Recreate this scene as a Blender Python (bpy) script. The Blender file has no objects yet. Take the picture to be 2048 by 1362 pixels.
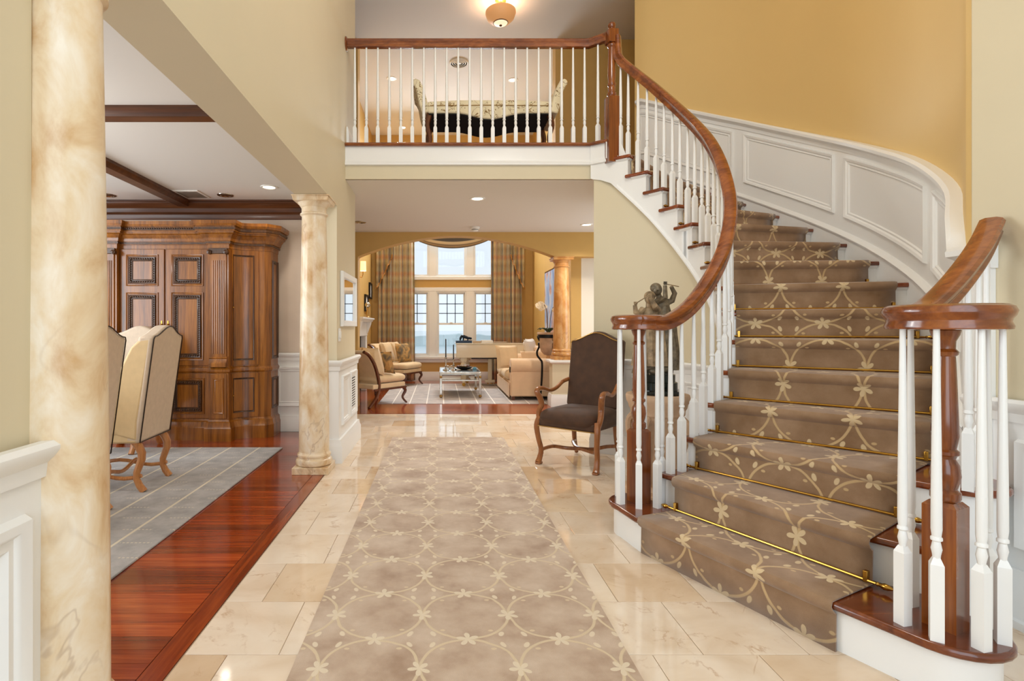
import bpy, bmesh, math, random
from mathutils import Vector, Matrix
random.seed(7)
SC = bpy.context.scene
COL = SC.collection
PI = math.pi

# ------------------------------------------------------------------ camera
F_PX, W_PX, H_PX, VPX, VPY, EYE = 1080.0, 2048.0, 1362.0, 880.0, 655.0, 1.17
cd = bpy.data.cameras.new('camera'); cam = bpy.data.objects.new('camera', cd); COL.objects.link(cam)
cam.location = (0, 0, EYE); cam.rotation_euler = (PI/2, 0, 0)
cd.sensor_width = 36; cd.lens = F_PX*36/W_PX
cd.shift_x = (W_PX/2-VPX)/W_PX; cd.shift_y = -(H_PX/2-VPY)/W_PX
cd.clip_start = 0.05; cd.clip_end = 3000
SC.camera = cam
SC.view_settings.view_transform = 'Standard'; SC.view_settings.look = 'None'
SC.view_settings.gamma = 1; SC.view_settings.exposure = 0.06; SC.view_settings.use_curve_mapping = False

# ------------------------------------------------------------------ world + lights
wd = bpy.data.worlds.new('sky'); SC.world = wd; wd.use_nodes = True
bg = wd.node_tree.nodes['Background']
bg.inputs[0].default_value = (0.80, 0.90, 0.98, 1); bg.inputs[1].default_value = 1.0

def area(name, loc, rot, sx, sy, power, col):
    l = bpy.data.lights.new(name, 'AREA'); l.shape = 'RECTANGLE'; l.size = sx; l.size_y = sy
    l.energy = power; l.color = col
    o = bpy.data.objects.new(name, l); COL.objects.link(o); o.location = loc; o.rotation_euler = rot
    return o
def point(name, loc, power, col, r=0.1):
    l = bpy.data.lights.new(name, 'POINT'); l.energy = power; l.color = col; l.shadow_soft_size = r
    o = bpy.data.objects.new(name, l); COL.objects.link(o); o.location = loc
    return o
def spot(name, loc, power, col, ang=2.2, r=0.05):
    l = bpy.data.lights.new(name, 'SPOT'); l.energy = power; l.color = col; l.spot_size = ang; l.spot_blend = 0.8; l.shadow_soft_size = r
    o = bpy.data.objects.new(name, l); COL.objects.link(o); o.location = loc
    return o
WARM = (1.0, 0.91, 0.80); DAY = (0.86, 0.94, 1.0); SOFTW = (1.0, 0.97, 0.92)
# daylight through the tall entrance window behind the photographer
area('daylight_entrance', (0.65, -1.50, 2.55), (PI/2, 0, 0), 2.9, 4.4, 86, (0.79, 0.90, 1.0))
# added light at an assumed, unseen side window of the dining room
area('dining_window_fill', (-4.9, 3.2, 1.6), (0, -PI/2, 0), 1.9, 3.6, 120, DAY)
# daylight through the living room's big bay of windows
area('daylight_living', (0.25, 11.80, 4.2), (-PI/2+0.75, 0, 0), 2.2, 1.0, 240, (0.80,0.91,1.0))
# cool fill light added for the low hall; no window stands here
area('side_hall_fill', (3.36, 7.1, 1.5), (0, PI/2, 0), 1.6, 1.3, 26, (0.80, 0.91, 1.0))
# added fill lights: an unseen foyer chandelier and a fixtureless one in the dining room
point('foyer_fill_light', (0.9, 2.6, 4.55), 80, SOFTW, 0.3)
point('dining_fill_light', (-3.0, 3.0, 1.95), 30, SOFTW, 0.2)

# ------------------------------------------------------------------ mesh helper
class MB:
    def __init__(s): s.v = []; s.f = []; s.M = Matrix.Identity(4); s.uvs = None
    def at(s, loc=(0,0,0), rz=0, rx=0, ry=0, sc=(1,1,1)):
        s.M = Matrix.Translation(loc) @ Matrix.Rotation(rz,4,'Z') @ Matrix.Rotation(ry,4,'Y') @ Matrix.Rotation(rx,4,'X') @ Matrix.Diagonal((*sc,1)); return s
    def add(s, vs, fs):
        n = len(s.v)
        s.v += [tuple(s.M @ Vector(p)) for p in vs]
        s.f += [tuple(i+n for i in f) for f in fs]; return s
    def box(s, x0, x1, y0, y1, z0, z1):
        return s.add([(x0,y0,z0),(x1,y0,z0),(x1,y1,z0),(x0,y1,z0),(x0,y0,z1),(x1,y0,z1),(x1,y1,z1),(x0,y1,z1)],
                     [(0,3,2,1),(4,5,6,7),(0,1,5,4),(1,2,6,5),(2,3,7,6),(3,0,4,7)])
    def frustum(s, a, z0, b, z1):   # a,b = (x0,x1,y0,y1)
        return s.add([(a[0],a[2],z0),(a[1],a[2],z0),(a[1],a[3],z0),(a[0],a[3],z0),(b[0],b[2],z1),(b[1],b[2],z1),(b[1],b[3],z1),(b[0],b[3],z1)],
                     [(0,3,2,1),(4,5,6,7),(0,1,5,4),(1,2,6,5),(2,3,7,6),(3,0,4,7)])
    def prism(s, poly, z0, z1):
        n = len(poly); a = sum(poly[i][0]*poly[(i+1)%n][1]-poly[(i+1)%n][0]*poly[i][1] for i in range(n))
        if a < 0: poly = poly[::-1]
        vs = [(p[0],p[1],z0) for p in poly]+[(p[0],p[1],z1) for p in poly]
        fs = [tuple(range(n-1,-1,-1)), tuple(range(n,2*n))]+[(i,(i+1)%n,n+(i+1)%n,n+i) for i in range(n)]
        return s.add(vs, fs)
    def slab(s, poly, axis, a, b):  # polygon in the two other axes, extruded along axis
        n = len(poly)
        def mk(p, t): return (t,p[0],p[1]) if axis=='x' else ((p[0],t,p[1]) if axis=='y' else (p[0],p[1],t))
        vs = [mk(p,a) for p in poly]+[mk(p,b) for p in poly]
        fs = [tuple(range(n-1,-1,-1)), tuple(range(n,2*n))]+[(i,(i+1)%n,n+(i+1)%n,n+i) for i in range(n)]
        return s.add(vs, fs)
    def lathe(s, prof, c=(0,0,0), n=24, caps=True, sx=1, sy=1):
        vs = []; fs = []; m = len(prof)
        for r,z in prof:
            for k in range(n):
                t = 2*PI*k/n; vs.append((c[0]+r*sx*math.cos(t), c[1]+r*sy*math.sin(t), c[2]+z))
        for i in range(m-1):
            for k in range(n):
                k2 = (k+1)%n; fs.append((i*n+k, i*n+k2, (i+1)*n+k2, (i+1)*n+k))
        if caps: fs.append(tuple(range(n-1,-1,-1))); fs.append(tuple((m-1)*n+k for k in range(n)))
        return s.add(vs, fs)
    def sphere(s, c, r, nu=16, nv=10, sc=(1,1,1)):
        prof = [(max(1e-4,r*math.sin(PI*i/nv)), -r*math.cos(PI*i/nv)) for i in range(nv+1)]
        vs=[]; fs=[]
        for q,z in prof:
            for k in range(nu):
                t=2*PI*k/nu; vs.append((c[0]+q*sc[0]*math.cos(t), c[1]+q*sc[1]*math.sin(t), c[2]+z*sc[2]))
        for i in range(nv):
            for k in range(nu):
                k2=(k+1)%nu; fs.append((i*nu+k,i*nu+k2,(i+1)*nu+k2,(i+1)*nu+k))
        return s.add(vs, fs)
    def tube(s, pts, r, n=10, caps=True, flat=1.0):
        P = [Vector(p) for p in pts]; m = len(P); vs=[]; fs=[]; up = None
        for i,p in enumerate(P):
            t = (P[min(i+1,m-1)]-P[max(i-1,0)]).normalized()
            if up is None:
                up = Vector((0,0,1)) if abs(t.z) < 0.9 else Vector((1,0,0))
            a = t.cross(up).normalized(); b = a.cross(t).normalized(); up = b
            rr = r[i] if isinstance(r,(list,tuple)) else r
            for k in range(n):
                q = 2*PI*k/n; vs.append(tuple(p + a*(rr*math.cos(q)) + b*(rr*flat*math.sin(q))))
        for i in range(m-1):
            for k in range(n):
                k2=(k+1)%n; fs.append((i*n+k,i*n+k2,(i+1)*n+k2,(i+1)*n+k))
        if caps: fs.append(tuple(range(n-1,-1,-1))); fs.append(tuple((m-1)*n+k for k in range(n)))
        return s.add(vs, fs)
    def sweep(s, path, prof, closed=False, tilt=False):
        """prof = closed polygon of (right, up); right = horizontal, to the right of travel"""
        P = [Vector(p) for p in path]; m=len(P); n=len(prof); vs=[]; fs=[]
        for i,p in enumerate(P):
            if closed: a=P[i-1]; b=P[(i+1)%m]
            else: a=P[max(i-1,0)]; b=P[min(i+1,m-1)]
            t1=(p-a); t2=(b-p)
            h1=Vector((t1.x,t1.y,0)); h2=Vector((t2.x,t2.y,0))
            if h1.length<1e-6: h1=h2
            if h2.length<1e-6: h2=h1
            h1=h1.normalized(); h2=h2.normalized()
            h=(h1+h2)
            h = h.normalized() if h.length>1e-6 else h1
            right=Vector((h.y,-h.x,0)); k=1/max(0.4,h.dot(h1))
            up=Vector((0,0,1))
            if tilt:
                t=(b-a).normalized(); up=right.cross(t).normalized()
            for q in prof: vs.append(tuple(p+right*(q[0]*k)+up*q[1]))
        rng = m if closed else m-1
        for i in range(rng):
            j=(i+1)%m
            for k in range(n):
                k2=(k+1)%n; fs.append((i*n+k,j*n+k,j*n+k2,i*n+k2))
        if not closed: fs.append(tuple(range(n))); fs.append(tuple((m-1)*n+k for k in range(n-1,-1,-1)))
        return s.add(vs, fs)
    def pillow(s, w, h, t, n=10, pinch=0.06):
        """cushion in the local xz plane, thickness along y"""
        vs=[]; fs=[]
        for sd in (1,-1):
            for i in range(n+1):
                for j in range(n+1):
                    u=-1+2*i/n; v=-1+2*j/n
                    k=max(0,(1-u**4)*(1-v**4))**0.55
                    x=u*w/2*(1-pinch*(1-abs(v))*abs(u)**2*1.0+0); z=v*h/2*(1-pinch*(1-abs(u))*abs(v)**2)
                    x=u*w/2*(1-pinch*(1-v*v)); z=v*h/2*(1-pinch*(1-u*u))
                    vs.append((x, sd*t/2*k, z))
        N=(n+1)**2
        for i in range(n):
            for j in range(n):
                a=i*(n+1)+j; b=a+n+1
                fs.append((a,b,b+1,a+1)); fs.append((N+a,N+a+1,N+b+1,N+b))
        return s.add(vs, fs)
    def cushion(s, x0,x1,y0,y1,z0,z1, e=0.25, n=12):
        """rounded seat cushion (superellipsoid)"""
        cx,cy,cz=(x0+x1)/2,(y0+y1)/2,(z0+z1)/2; a,b,c=(x1-x0)/2,(y1-y0)/2,(z1-z0)/2
        def pw(t,p): return math.copysign(abs(t)**p,t)
        vs=[];fs=[];nu=4*n;nv=n
        for i in range(nv+1):
            ph=-PI/2+PI*i/nv
            for k in range(nu):
                th=2*PI*k/nu
                vs.append((cx+a*pw(math.cos(ph),e*1.6)*pw(math.cos(th),e), cy+b*pw(math.cos(ph),e*1.6)*pw(math.sin(th),e), cz+c*pw(math.sin(ph),0.8)))
        for i in range(nv):
            for k in range(nu):
                k2=(k+1)%nu; fs.append((i*nu+k,i*nu+k2,(i+1)*nu+k2,(i+1)*nu+k))
        return s.add(vs,fs)
    def data(s, name):
        me = bpy.data.meshes.new(name); me.from_pydata(s.v, [], s.f); me.update()
        bm = bmesh.new(); bm.from_mesh(me); bmesh.ops.remove_doubles(bm, verts=bm.verts, dist=1e-5)
        bmesh.ops.recalc_face_normals(bm, faces=bm.faces); bm.to_mesh(me); bm.free()
        return me
    def build(s, name, m, parent=None, bevel=0, ang=35, seg=2):
        me = s.data(name); finish(me, m, ang)
        return link(name, me, parent, bevel, seg)

def finish(me, m, ang=35):
    me.materials.append(m)
    for p in me.polygons: p.use_smooth = True
    me.set_sharp_from_angle(angle=math.radians(ang))
def link(name, me, parent=None, bevel=0, seg=2):
    o = bpy.data.objects.new(name, me); COL.objects.link(o)
    if parent: o.parent = parent
    if bevel:
        b = o.modifiers.new('bevel','BEVEL'); b.width=bevel; b.segments=seg; b.limit_method='ANGLE'; b.angle_limit=math.radians(40)
    return o
def tag(o, label, cat=None, group=None, kind=None):
    o['label'] = label
    if cat: o['category'] = cat
    if group: o['group'] = group
    if kind: o['kind'] = kind
    return o
def thing(name, label, cat, loc=(0,0,0), rz=0, group=None):
    o = bpy.data.objects.new(name, None); COL.objects.link(o); o.empty_display_size = 0.1
    o.location = loc; o.rotation_euler = (0,0,rz)
    return tag(o, label, cat, group)
def struct(name, label, o=None):
    if o is None:
        o = bpy.data.objects.new(name, None); COL.objects.link(o)
    o['kind'] = 'structure'; o['label'] = label
    return o
def dup(root, loc, rz, label, group=None):
    r = root.copy(); COL.objects.link(r); r.location = loc; r.rotation_euler = (0,0,rz); r['label'] = label
    if group: r['group'] = group
    for ch in list(root.children):
        c = ch.copy(); COL.objects.link(c); c.parent = r
        for g in list(ch.children):
            d = g.copy(); COL.objects.link(d); d.parent = c
    return r
def catmull(pts, per=6):
    P=[Vector(p) for p in pts]; out=[]
    for i in range(len(P)-1):
        p0=P[max(i-1,0)];p1=P[i];p2=P[i+1];p3=P[min(i+2,len(P)-1)]
        for k in range(per):
            t=k/per
            out.append(0.5*((2*p1)+(p2-p0)*t+(2*p0-5*p1+4*p2-p3)*t*t+(3*p1-p0-3*p2+p3)*t**3))
    out.append(P[-1]); return out

# ------------------------------------------------------------------ materials
def lin(r,g,b):
    def q(c):
        c/=255; return c/12.92 if c<=0.04045 else ((c+0.055)/1.055)**2.4
    return (q(r),q(g),q(b),1)
def newmat(name):
    m = bpy.data.materials.new(name); m.use_nodes=True
    return m, m.node_tree, m.node_tree.nodes['Principled BSDF']
def nd(nt, typ, **kw):
    n = nt.nodes.new(typ)
    for k,v in kw.items():
        if isinstance(k,str) and hasattr(n,k): setattr(n,k,v)
    return n
def ramp(nt, fac, stops):
    n = nt.nodes.new('ShaderNodeValToRGB'); e=n.color_ramp.elements
    e[0].position=stops[0][0]; e[0].color=stops[0][1]; e[1].position=stops[-1][0]; e[1].color=stops[-1][1]
    for p,c in stops[1:-1]:
        x=e.new(p); x.color=c
    nt.links.new(fac, n.inputs[0]); return n.outputs[0]
def coords(nt, kind='Object', scale=(1,1,1), rot=(0,0,0), rand=False):
    tc=nt.nodes.new('ShaderNodeTexCoord'); mp=nt.nodes.new('ShaderNodeMapping')
    mp.inputs['Scale'].default_value=scale; mp.inputs['Rotation'].default_value=rot
    nt.links.new(tc.outputs[kind], mp.inputs[0])
    if rand:
        oi=nt.nodes.new('ShaderNodeObjectInfo'); cb=nt.nodes.new('ShaderNodeVectorMath'); cb.operation='SCALE'; cb.inputs[0].default_value=(37,53,29)
        nt.links.new(oi.outputs['Random'], cb.inputs['Scale']); nt.links.new(cb.outputs[0], mp.inputs['Location'])
    return mp.outputs[0]
def noise(nt, vec, scale, detail=3, rough=0.5, dist=0):
    n=nt.nodes.new('ShaderNodeTexNoise'); n.inputs['Scale'].default_value=scale; n.inputs['Detail'].default_value=detail
    n.inputs['Roughness'].default_value=rough; n.inputs['Distortion'].default_value=dist
    nt.links.new(vec, n.inputs['Vector']); return n.outputs['Fac']
def mixc(nt, fac, a, b, mode='MIX'):
    n=nt.nodes.new('ShaderNodeMix'); n.data_type='RGBA'; n.blend_type=mode
    for i,v in ((0,fac),(6,a),(7,b)):
        if hasattr(v,'is_output'): nt.links.new(v, n.inputs[i])
        else: n.inputs[i].default_value=v
    return n.outputs[2]
def bump(nt, bsdf, h, strength=0.2, dist=0.01):
    n=nt.nodes.new('ShaderNodeBump'); n.inputs['Strength'].default_value=strength; n.inputs['Distance'].default_value=dist
    nt.links.new(h, n.inputs['Height']); nt.links.new(n.outputs[0], bsdf.inputs['Normal'])
class E:
    """scalar expressions -> Math nodes"""
    def __init__(s, nt, x): s.nt=nt; s.x=x
    def op(s, o, *a):
        n=s.nt.nodes.new('ShaderNodeMath'); n.operation=o
        for i,v in enumerate((s,)+a):
            v = v.x if isinstance(v,E) else v
            if hasattr(v,'is_output'): s.nt.links.new(v,n.inputs[i])
            else: n.inputs[i].default_value=v
        return E(s.nt,n.outputs[0])
    def __add__(s,b): return s.op('ADD',b)
    def __sub__(s,b): return s.op('SUBTRACT',b)
    def __mul__(s,b): return s.op('MULTIPLY',b)
    def __truediv__(s,b): return s.op('DIVIDE',b)
    def rsub(s,a): return E(s.nt,a).op('SUBTRACT',s) if isinstance(a,(int,float)) else a-s
    def frac(s): return s.op('FRACT')
    def abs(s): return s.op('ABSOLUTE')
    def sqrt(s): return s.op('SQRT')
    def max(s,b): return s.op('MAXIMUM',b)
    def min(s,b): return s.op('MINIMUM',b)
    def step(s,lo,hi):   # smooth 0..1 between lo and hi
        n=s.nt.nodes.new('ShaderNodeMapRange'); n.interpolation_type='SMOOTHSTEP'
        s.nt.links.new(s.x,n.inputs[0]); n.inputs[1].default_value=lo; n.inputs[2].default_value=hi; return E(s.nt,n.outputs[0])
def sepxyz(nt, vec):
    n=nt.nodes.new('ShaderNodeSeparateXYZ'); nt.links.new(vec,n.inputs[0]); return [E(nt,n.outputs[i]) for i in range(3)]

def plain(name, col, rough=0.5, metal=0, spec=0.5, var=0.0, vscale=6, bumps=0, bscale=60, coat=0, sheen=0):
    m,nt,b=newmat(name); b.inputs['Roughness'].default_value=rough; b.inputs['Metallic'].default_value=metal
    b.inputs['Specular IOR Level'].default_value=spec; b.inputs['Coat Weight'].default_value=coat; b.inputs['Sheen Weight'].default_value=sheen
    b.inputs['Base Color'].default_value=col
    if var or bumps:
        v=coords(nt)
        if var:
            f=noise(nt,v,vscale,4); d=tuple(c*(1-var) for c in col[:3])+(1,); u=tuple(min(1,c*(1+var)) for c in col[:3])+(1,)
            nt.links.new(ramp(nt,f,[(0.3,d),(0.7,u)]), b.inputs['Base Color'])
        if bumps: bump(nt,b,noise(nt,v,bscale,3),bumps,0.002)
    return m
def emit(name, col, s):
    m,nt,b=newmat(name); b.inputs['Emission Color'].default_value=col; b.inputs['Emission Strength'].default_value=s; b.inputs['Base Color'].default_value=col; return m
def woodmat(name, dark, mid, light, rough=0.25, axis='x', scale=6, coat=0.4, rand=False, stretch=0.06):
    m,nt,b=newmat(name); b.inputs['Roughness'].default_value=rough; b.inputs['Coat Weight'].default_value=coat; b.inputs['Coat Roughness'].default_value=0.12
    sc={'x':(stretch,1,1),'y':(1,stretch,1),'z':(1,1,stretch)}[axis]
    v=coords(nt,'Object',sc,rand=rand)
    f1=noise(nt,v,scale*3,5,0.6,0.6); f2=noise(nt,v,scale*14,3,0.6)
    f=(E(nt,f1)*0.7+E(nt,f2)*0.35).x
    c=ramp(nt,f,[(0.30,dark),(0.5,mid),(0.72,light)])
    if rand:
        oi=nt.nodes.new('ShaderNodeObjectInfo')
        g=ramp(nt,oi.outputs['Random'],[(0,(0.62,0.62,0.62,1)),(1,(1.25,1.25,1.25,1))])
        c=mixc(nt,1.0,c,g,'MULTIPLY')
    nt.links.new(c,b.inputs['Base Color']); bump(nt,b,f,0.08,0.001)
    return m

M={}
M['wall']=plain('hall_paint',lin(215,202,172),0.55,var=0.02,vscale=1.2)
M['wall_warm_lit']=plain('hall_paint_warm_lit',lin(224,190,126),0.55,var=0.02,vscale=1.2)  # hall paint for the curved wall, warm lamp light put into the colour
M['wall_living']=plain('living_paint',lin(202,162,92),0.55,var=0.02)
M['wall_dining']=plain('dining_plaster',lin(214,196,178),0.6,var=0.08,vscale=2.2,bumps=0.05,bscale=12)
M['white']=plain('white_trim',lin(238,237,234),0.32)
M['cream_white']=plain('cream_white_wall',lin(236,228,212),0.5)
M['ceiling']=plain('ceiling_paint',lin(222,217,210),0.7)
M['base_dark']=plain('joint_dark',lin(110,84,58),0.7)
M['grout']=plain('grout',lin(176,150,120),0.6)
M['sub_wood']=plain('wood_gap',lin(46,16,8),0.6)
def marble_tile():
    m,nt,b=newmat('marble_tile'); b.inputs['Roughness'].default_value=0.07; b.inputs['Specular IOR Level'].default_value=0.6
    v=coords(nt,'Object',rand=True)
    f=noise(nt,v,3.0,5,0.55,0.8); g=noise(nt,v,9,4,0.6)
    c=ramp(nt,f,[(0.25,lin(218,195,168)),(0.5,lin(233,216,196)),(0.75,lin(241,229,213))])
    vein=E(nt,noise(nt,v,1.7,6,0.6,1.6))-0.5
    vv=vein.abs().step(0.0,0.02).rsub(1.0)*E(nt,g).step(0.45,0.7)*0.5
    c=mixc(nt,vv.x,c,lin(178,130,84))
    oi=nt.nodes.new('ShaderNodeObjectInfo')
    c=mixc(nt,1.0,c,ramp(nt,oi.outputs['Random'],[(0,lin(232,216,196)),(0.1,lin(244,234,220)),(0.3,lin(252,248,242)),(1,(1,1,1,1))]),'MULTIPLY')
    nt.links.new(c,b.inputs['Base Color']); return m
M['tile']=marble_tile()
def marble_col(name,a,b_,c_,vein_col):
    m,nt,b=newmat(name); b.inputs['Roughness'].default_value=0.28
    v=coords(nt,'Object',(1,1,0.62),(0.4,0.5,0))
    f=noise(nt,v,7.5,5,0.6,0.5)
    c=ramp(nt,f,[(0.28,a),(0.5,b_),(0.72,c_)])
    vein=E(nt,noise(nt,v,4.0,4,0.5,0.7))-0.5
    vv=vein.abs().step(0.0,0.02).rsub(1.0)*E(nt,noise(nt,v,2.2,2)).step(0.45,0.7)*0.4
    c=mixc(nt,vv.x,c,vein_col); nt.links.new(c,b.inputs['Base Color']); return m
M['marble_col']=marble_col('yellow_marble',lin(200,156,104),lin(228,204,168),lin(242,231,213),lin(150,108,72))
M['marble_col2']=marble_col('amber_marble',lin(176,112,48),lin(206,150,88),lin(222,180,124),lin(120,70,36))
M['floor_wood']=woodmat('red_floor_wood',lin(96,28,8),lin(148,56,18),lin(186,86,34),0.16,'x',5,0.5,True)
M['rail_wood']=woodmat('stained_oak',lin(76,32,10),lin(124,62,20),lin(162,92,34),0.22,'z',5,0.6)
M['rail_wood_x']=woodmat('stained_oak_rail',lin(76,32,10),lin(122,60,20),lin(162,90,34),0.2,'x',4,0.6,stretch=0.25)
M['tread_wood']=woodmat('stained_oak_tread',lin(74,28,10),lin(118,52,18),lin(150,76,30),0.18,'x',5,0.5,True)
M['armoire']=woodmat('walnut_armoire',lin(66,34,8),lin(134,78,20),lin(176,110,36),0.28,'z',5,0.3)
M['armoire_dark']=woodmat('walnut_carving',lin(36,18,7),lin(70,40,15),lin(106,66,27),0.4,'z',12,0.2)
M['crown_wood']=woodmat('dark_crown_wood',lin(52,28,12),lin(84,46,20),lin(112,66,32),0.4,'x',5,0.2)
M['honey']=woodmat('honey_wood',lin(140,84,40),lin(182,118,64),lin(206,146,88),0.35,'z',8,0.3)
M['chair_wood']=woodmat('walnut_chair_frame',lin(108,60,26),lin(146,88,44),lin(172,112,62),0.3,'z',8,0.3)
M['mahogany']=woodmat('mahogany',lin(50,20,10),lin(88,42,20),lin(118,64,34),0.28,'z',8,0.4)
M['velvet']=plain('brown_velvet',lin(74,48,30),0.75,var=0.2,vscale=14,sheen=0.06,bumps=0.1,bscale=300)
M['linen']=plain('beige_linen',lin(216,196,174),0.9,var=0.05,vscale=30,bumps=0.15,bscale=400)
M['linen_gold_lit']=plain('gold_lit_linen',lin(226,198,152),0.85,var=0.04,vscale=20,bumps=0.1,bscale=300)  # chair linen for wings and seat, golden light put into the colour
M['cream']=plain('cream_upholstery',lin(230,202,160),0.85,var=0.05,vscale=10,sheen=0.2)
M['peach']=plain('peach_upholstery',lin(230,196,158),0.85,var=0.04,vscale=8,sheen=0.2)
M['pillow_white']=plain('white_pillow_cloth',lin(236,228,216),0.85,var=0.03)
M['nail']=plain('dark_nailheads',lin(52,38,28),0.4,0.6)
M['brass']=plain('brass',lin(190,146,66),0.22,1.0)
M['gold_leaf']=plain('antique_gold',lin(176,140,80),0.35,0.8)
M['chrome']=plain('silver_metal',lin(190,184,172),0.18,1.0,var=0.15,vscale=20)
M['bronze']=plain('bronze_patina',lin(150,128,98),0.55,0.2,var=0.5,vscale=22,bumps=0.4,bscale=45)
M['bronze_green']=plain('bronze_verdigris',lin(112,100,80),0.5,0.25,var=0.6,vscale=30,bumps=0.4,bscale=45)
M['black_marble']=plain('black_green_marble',lin(18,26,22),0.08,var=0.6,vscale=14)
M['stone']=plain('terracotta_stone',lin(196,164,134),0.8,var=0.18,vscale=9,bumps=0.3,bscale=30)
M['iron']=plain('black_iron',lin(26,24,24),0.4,0.5)
M['black']=plain('black_cambric',lin(14,13,13),0.9)
M['lacquer']=plain('ivory_lacquer',lin(236,222,194),0.12,coat=0.6)
M['paper']=plain('book_pages',lin(236,228,212),0.8)
M['book_blue']=plain('dark_blue_cover',lin(30,52,82),0.4)
M['book_tan']=plain('tan_cover',lin(196,170,140),0.5)
M['book_white']=plain('white_cover',lin(232,228,220),0.5)
M['frog']=plain('dark_blue_glaze',lin(20,40,60),0.25)
M['leaf']=plain('dark_green_leaf',lin(36,64,34),0.4,var=0.3,vscale=20)
M['petal']=plain('cream_petal',lin(240,222,190),0.6)
M['stem']=plain('brown_green_stem',lin(110,80,60),0.6)
M['candle']=plain('charcoal_candle',lin(52,50,54),0.5)
M['teal']=plain('teal_glass',lin(70,130,150),0.15)
M['plastic']=plain('white_plastic',lin(238,236,230),0.35)
M['vent_dark']=plain('vent_dark',lin(70,62,54),0.8)
M['shade']=emit('lit_shade',lin(255,205,140),1.6)
M['bulb']=emit('lit_bulb',lin(255,236,205),9.0)
M['amber_glass']=emit('amber_glass_bowl',lin(214,158,104),0.45)
M['amber_white']=emit('pale_glass_disc',lin(250,225,190),0.9)
M['lake']=plain('water',lin(214,226,232),0.25)
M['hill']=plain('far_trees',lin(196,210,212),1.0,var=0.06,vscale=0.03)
M['lawn']=plain('bank',lin(170,180,160),1.0)
M['art_white']=plain('mount_board',lin(240,238,232),0.6)
def glassmat():
    m,nt,b=newmat('window_glass'); nt.nodes.remove(b)
    out=nt.nodes['Material Output']; t=nt.nodes.new('ShaderNodeBsdfTransparent'); g=nt.nodes.new('ShaderNodeBsdfGlossy'); g.inputs['Roughness'].default_value=0.02
    fr=nt.nodes.new('ShaderNodeFresnel'); fr.inputs[0].default_value=1.35; mx=nt.nodes.new('ShaderNodeMixShader')
    nt.links.new(fr.outputs[0],mx.inputs[0]); nt.links.new(t.outputs[0],mx.inputs[1]); nt.links.new(g.outputs[0],mx.inputs[2]); nt.links.new(mx.outputs[0],out.inputs[0]); return m
M['glass']=glassmat()
M['mirror']=plain('mirror_silver',(0.9,0.9,0.9,1),0.02,1.0)
M['table_glass']=plain('table_top_glass',lin(200,205,205),0.03,0.7)
def vine(name, base_a, base_b, base_c, ring_c, flow_c, s, mott):
    """carpet with tangent vine circles and a lily where circles touch; UV in metres"""
    m,nt,b=newmat(name); b.inputs['Roughness'].default_value=0.85; b.inputs['Sheen Weight'].default_value=0.3; b.inputs['Specular IOR Level'].default_value=0.2
    tc=nt.nodes.new('ShaderNodeTexCoord'); u,v,_=sepxyz(nt,tc.outputs['UV'])
    wob=E(nt,noise(nt,tc.outputs['UV'],9,2))*0.05-0.025
    U=u/s+wob; V=v/s+wob
    cu=U.frac()-0.5; cv=V.frac()-0.5; au=cu.abs(); av=cv.abs()
    r=(cu*cu+cv*cv).sqrt()
    ring=(r-0.488).abs().step(0.010,0.022).rsub(1.0)
    def flower(du,dv,ph):
        d=(du*du+dv*dv).sqrt(); a=dv.op('ARCTAN2',du)
        R=((a*2.5+ph).op('COSINE').abs()*0.105)+0.022
        return (R-d).step(0.0,0.012)
    f1=flower(au.rsub(0.5)*cu.op('SIGN'),cv,0.4); f2=flower(cu,av.rsub(0.5)*cv.op('SIGN'),1.0)
    fl=f1.max(f2)
    du=au-0.375; dv=av-0.40
    lf=((du*du*2.2+dv*dv+du*dv*1.2).sqrt()).step(0.035,0.05).rsub(1.0)
    du2=au-0.27; dv2=av-0.33
    lf2=((du2*du2+dv2*dv2*2.0).sqrt()).step(0.022,0.034).rsub(1.0)
    n1=noise(nt,tc.outputs['UV'],mott,4,0.6); c=ramp(nt,n1,[(0.3,base_a),(0.5,base_b),(0.7,base_c)])
    c=mixc(nt,ring.max(lf2).x,c,ring_c); c=mixc(nt,fl.max(lf).x,c,flow_c)
    rib=noise(nt,tc.outputs['UV'],420,2); c=mixc(nt,0.25,c,ramp(nt,rib,[(0.3,(0.35,0.35,0.35,1)),(0.7,(1,1,1,1))]),'MULTIPLY')
    nt.links.new(c,b.inputs['Base Color']); bump(nt,b,(E(nt,rib)*0.5+ring.max(fl)*0.5).x,0.35,0.004); return m
M['vine_stair']=vine('vine_stair_carpet',lin(138,106,76),lin(154,122,92),lin(172,140,110),lin(206,174,128),lin(220,194,152),0.36,5)
M['vine_hall']=vine('vine_hall_carpet',lin(168,138,112),lin(194,168,144),lin(212,190,168),lin(216,194,160),lin(226,208,180),0.345,4.5)
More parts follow.
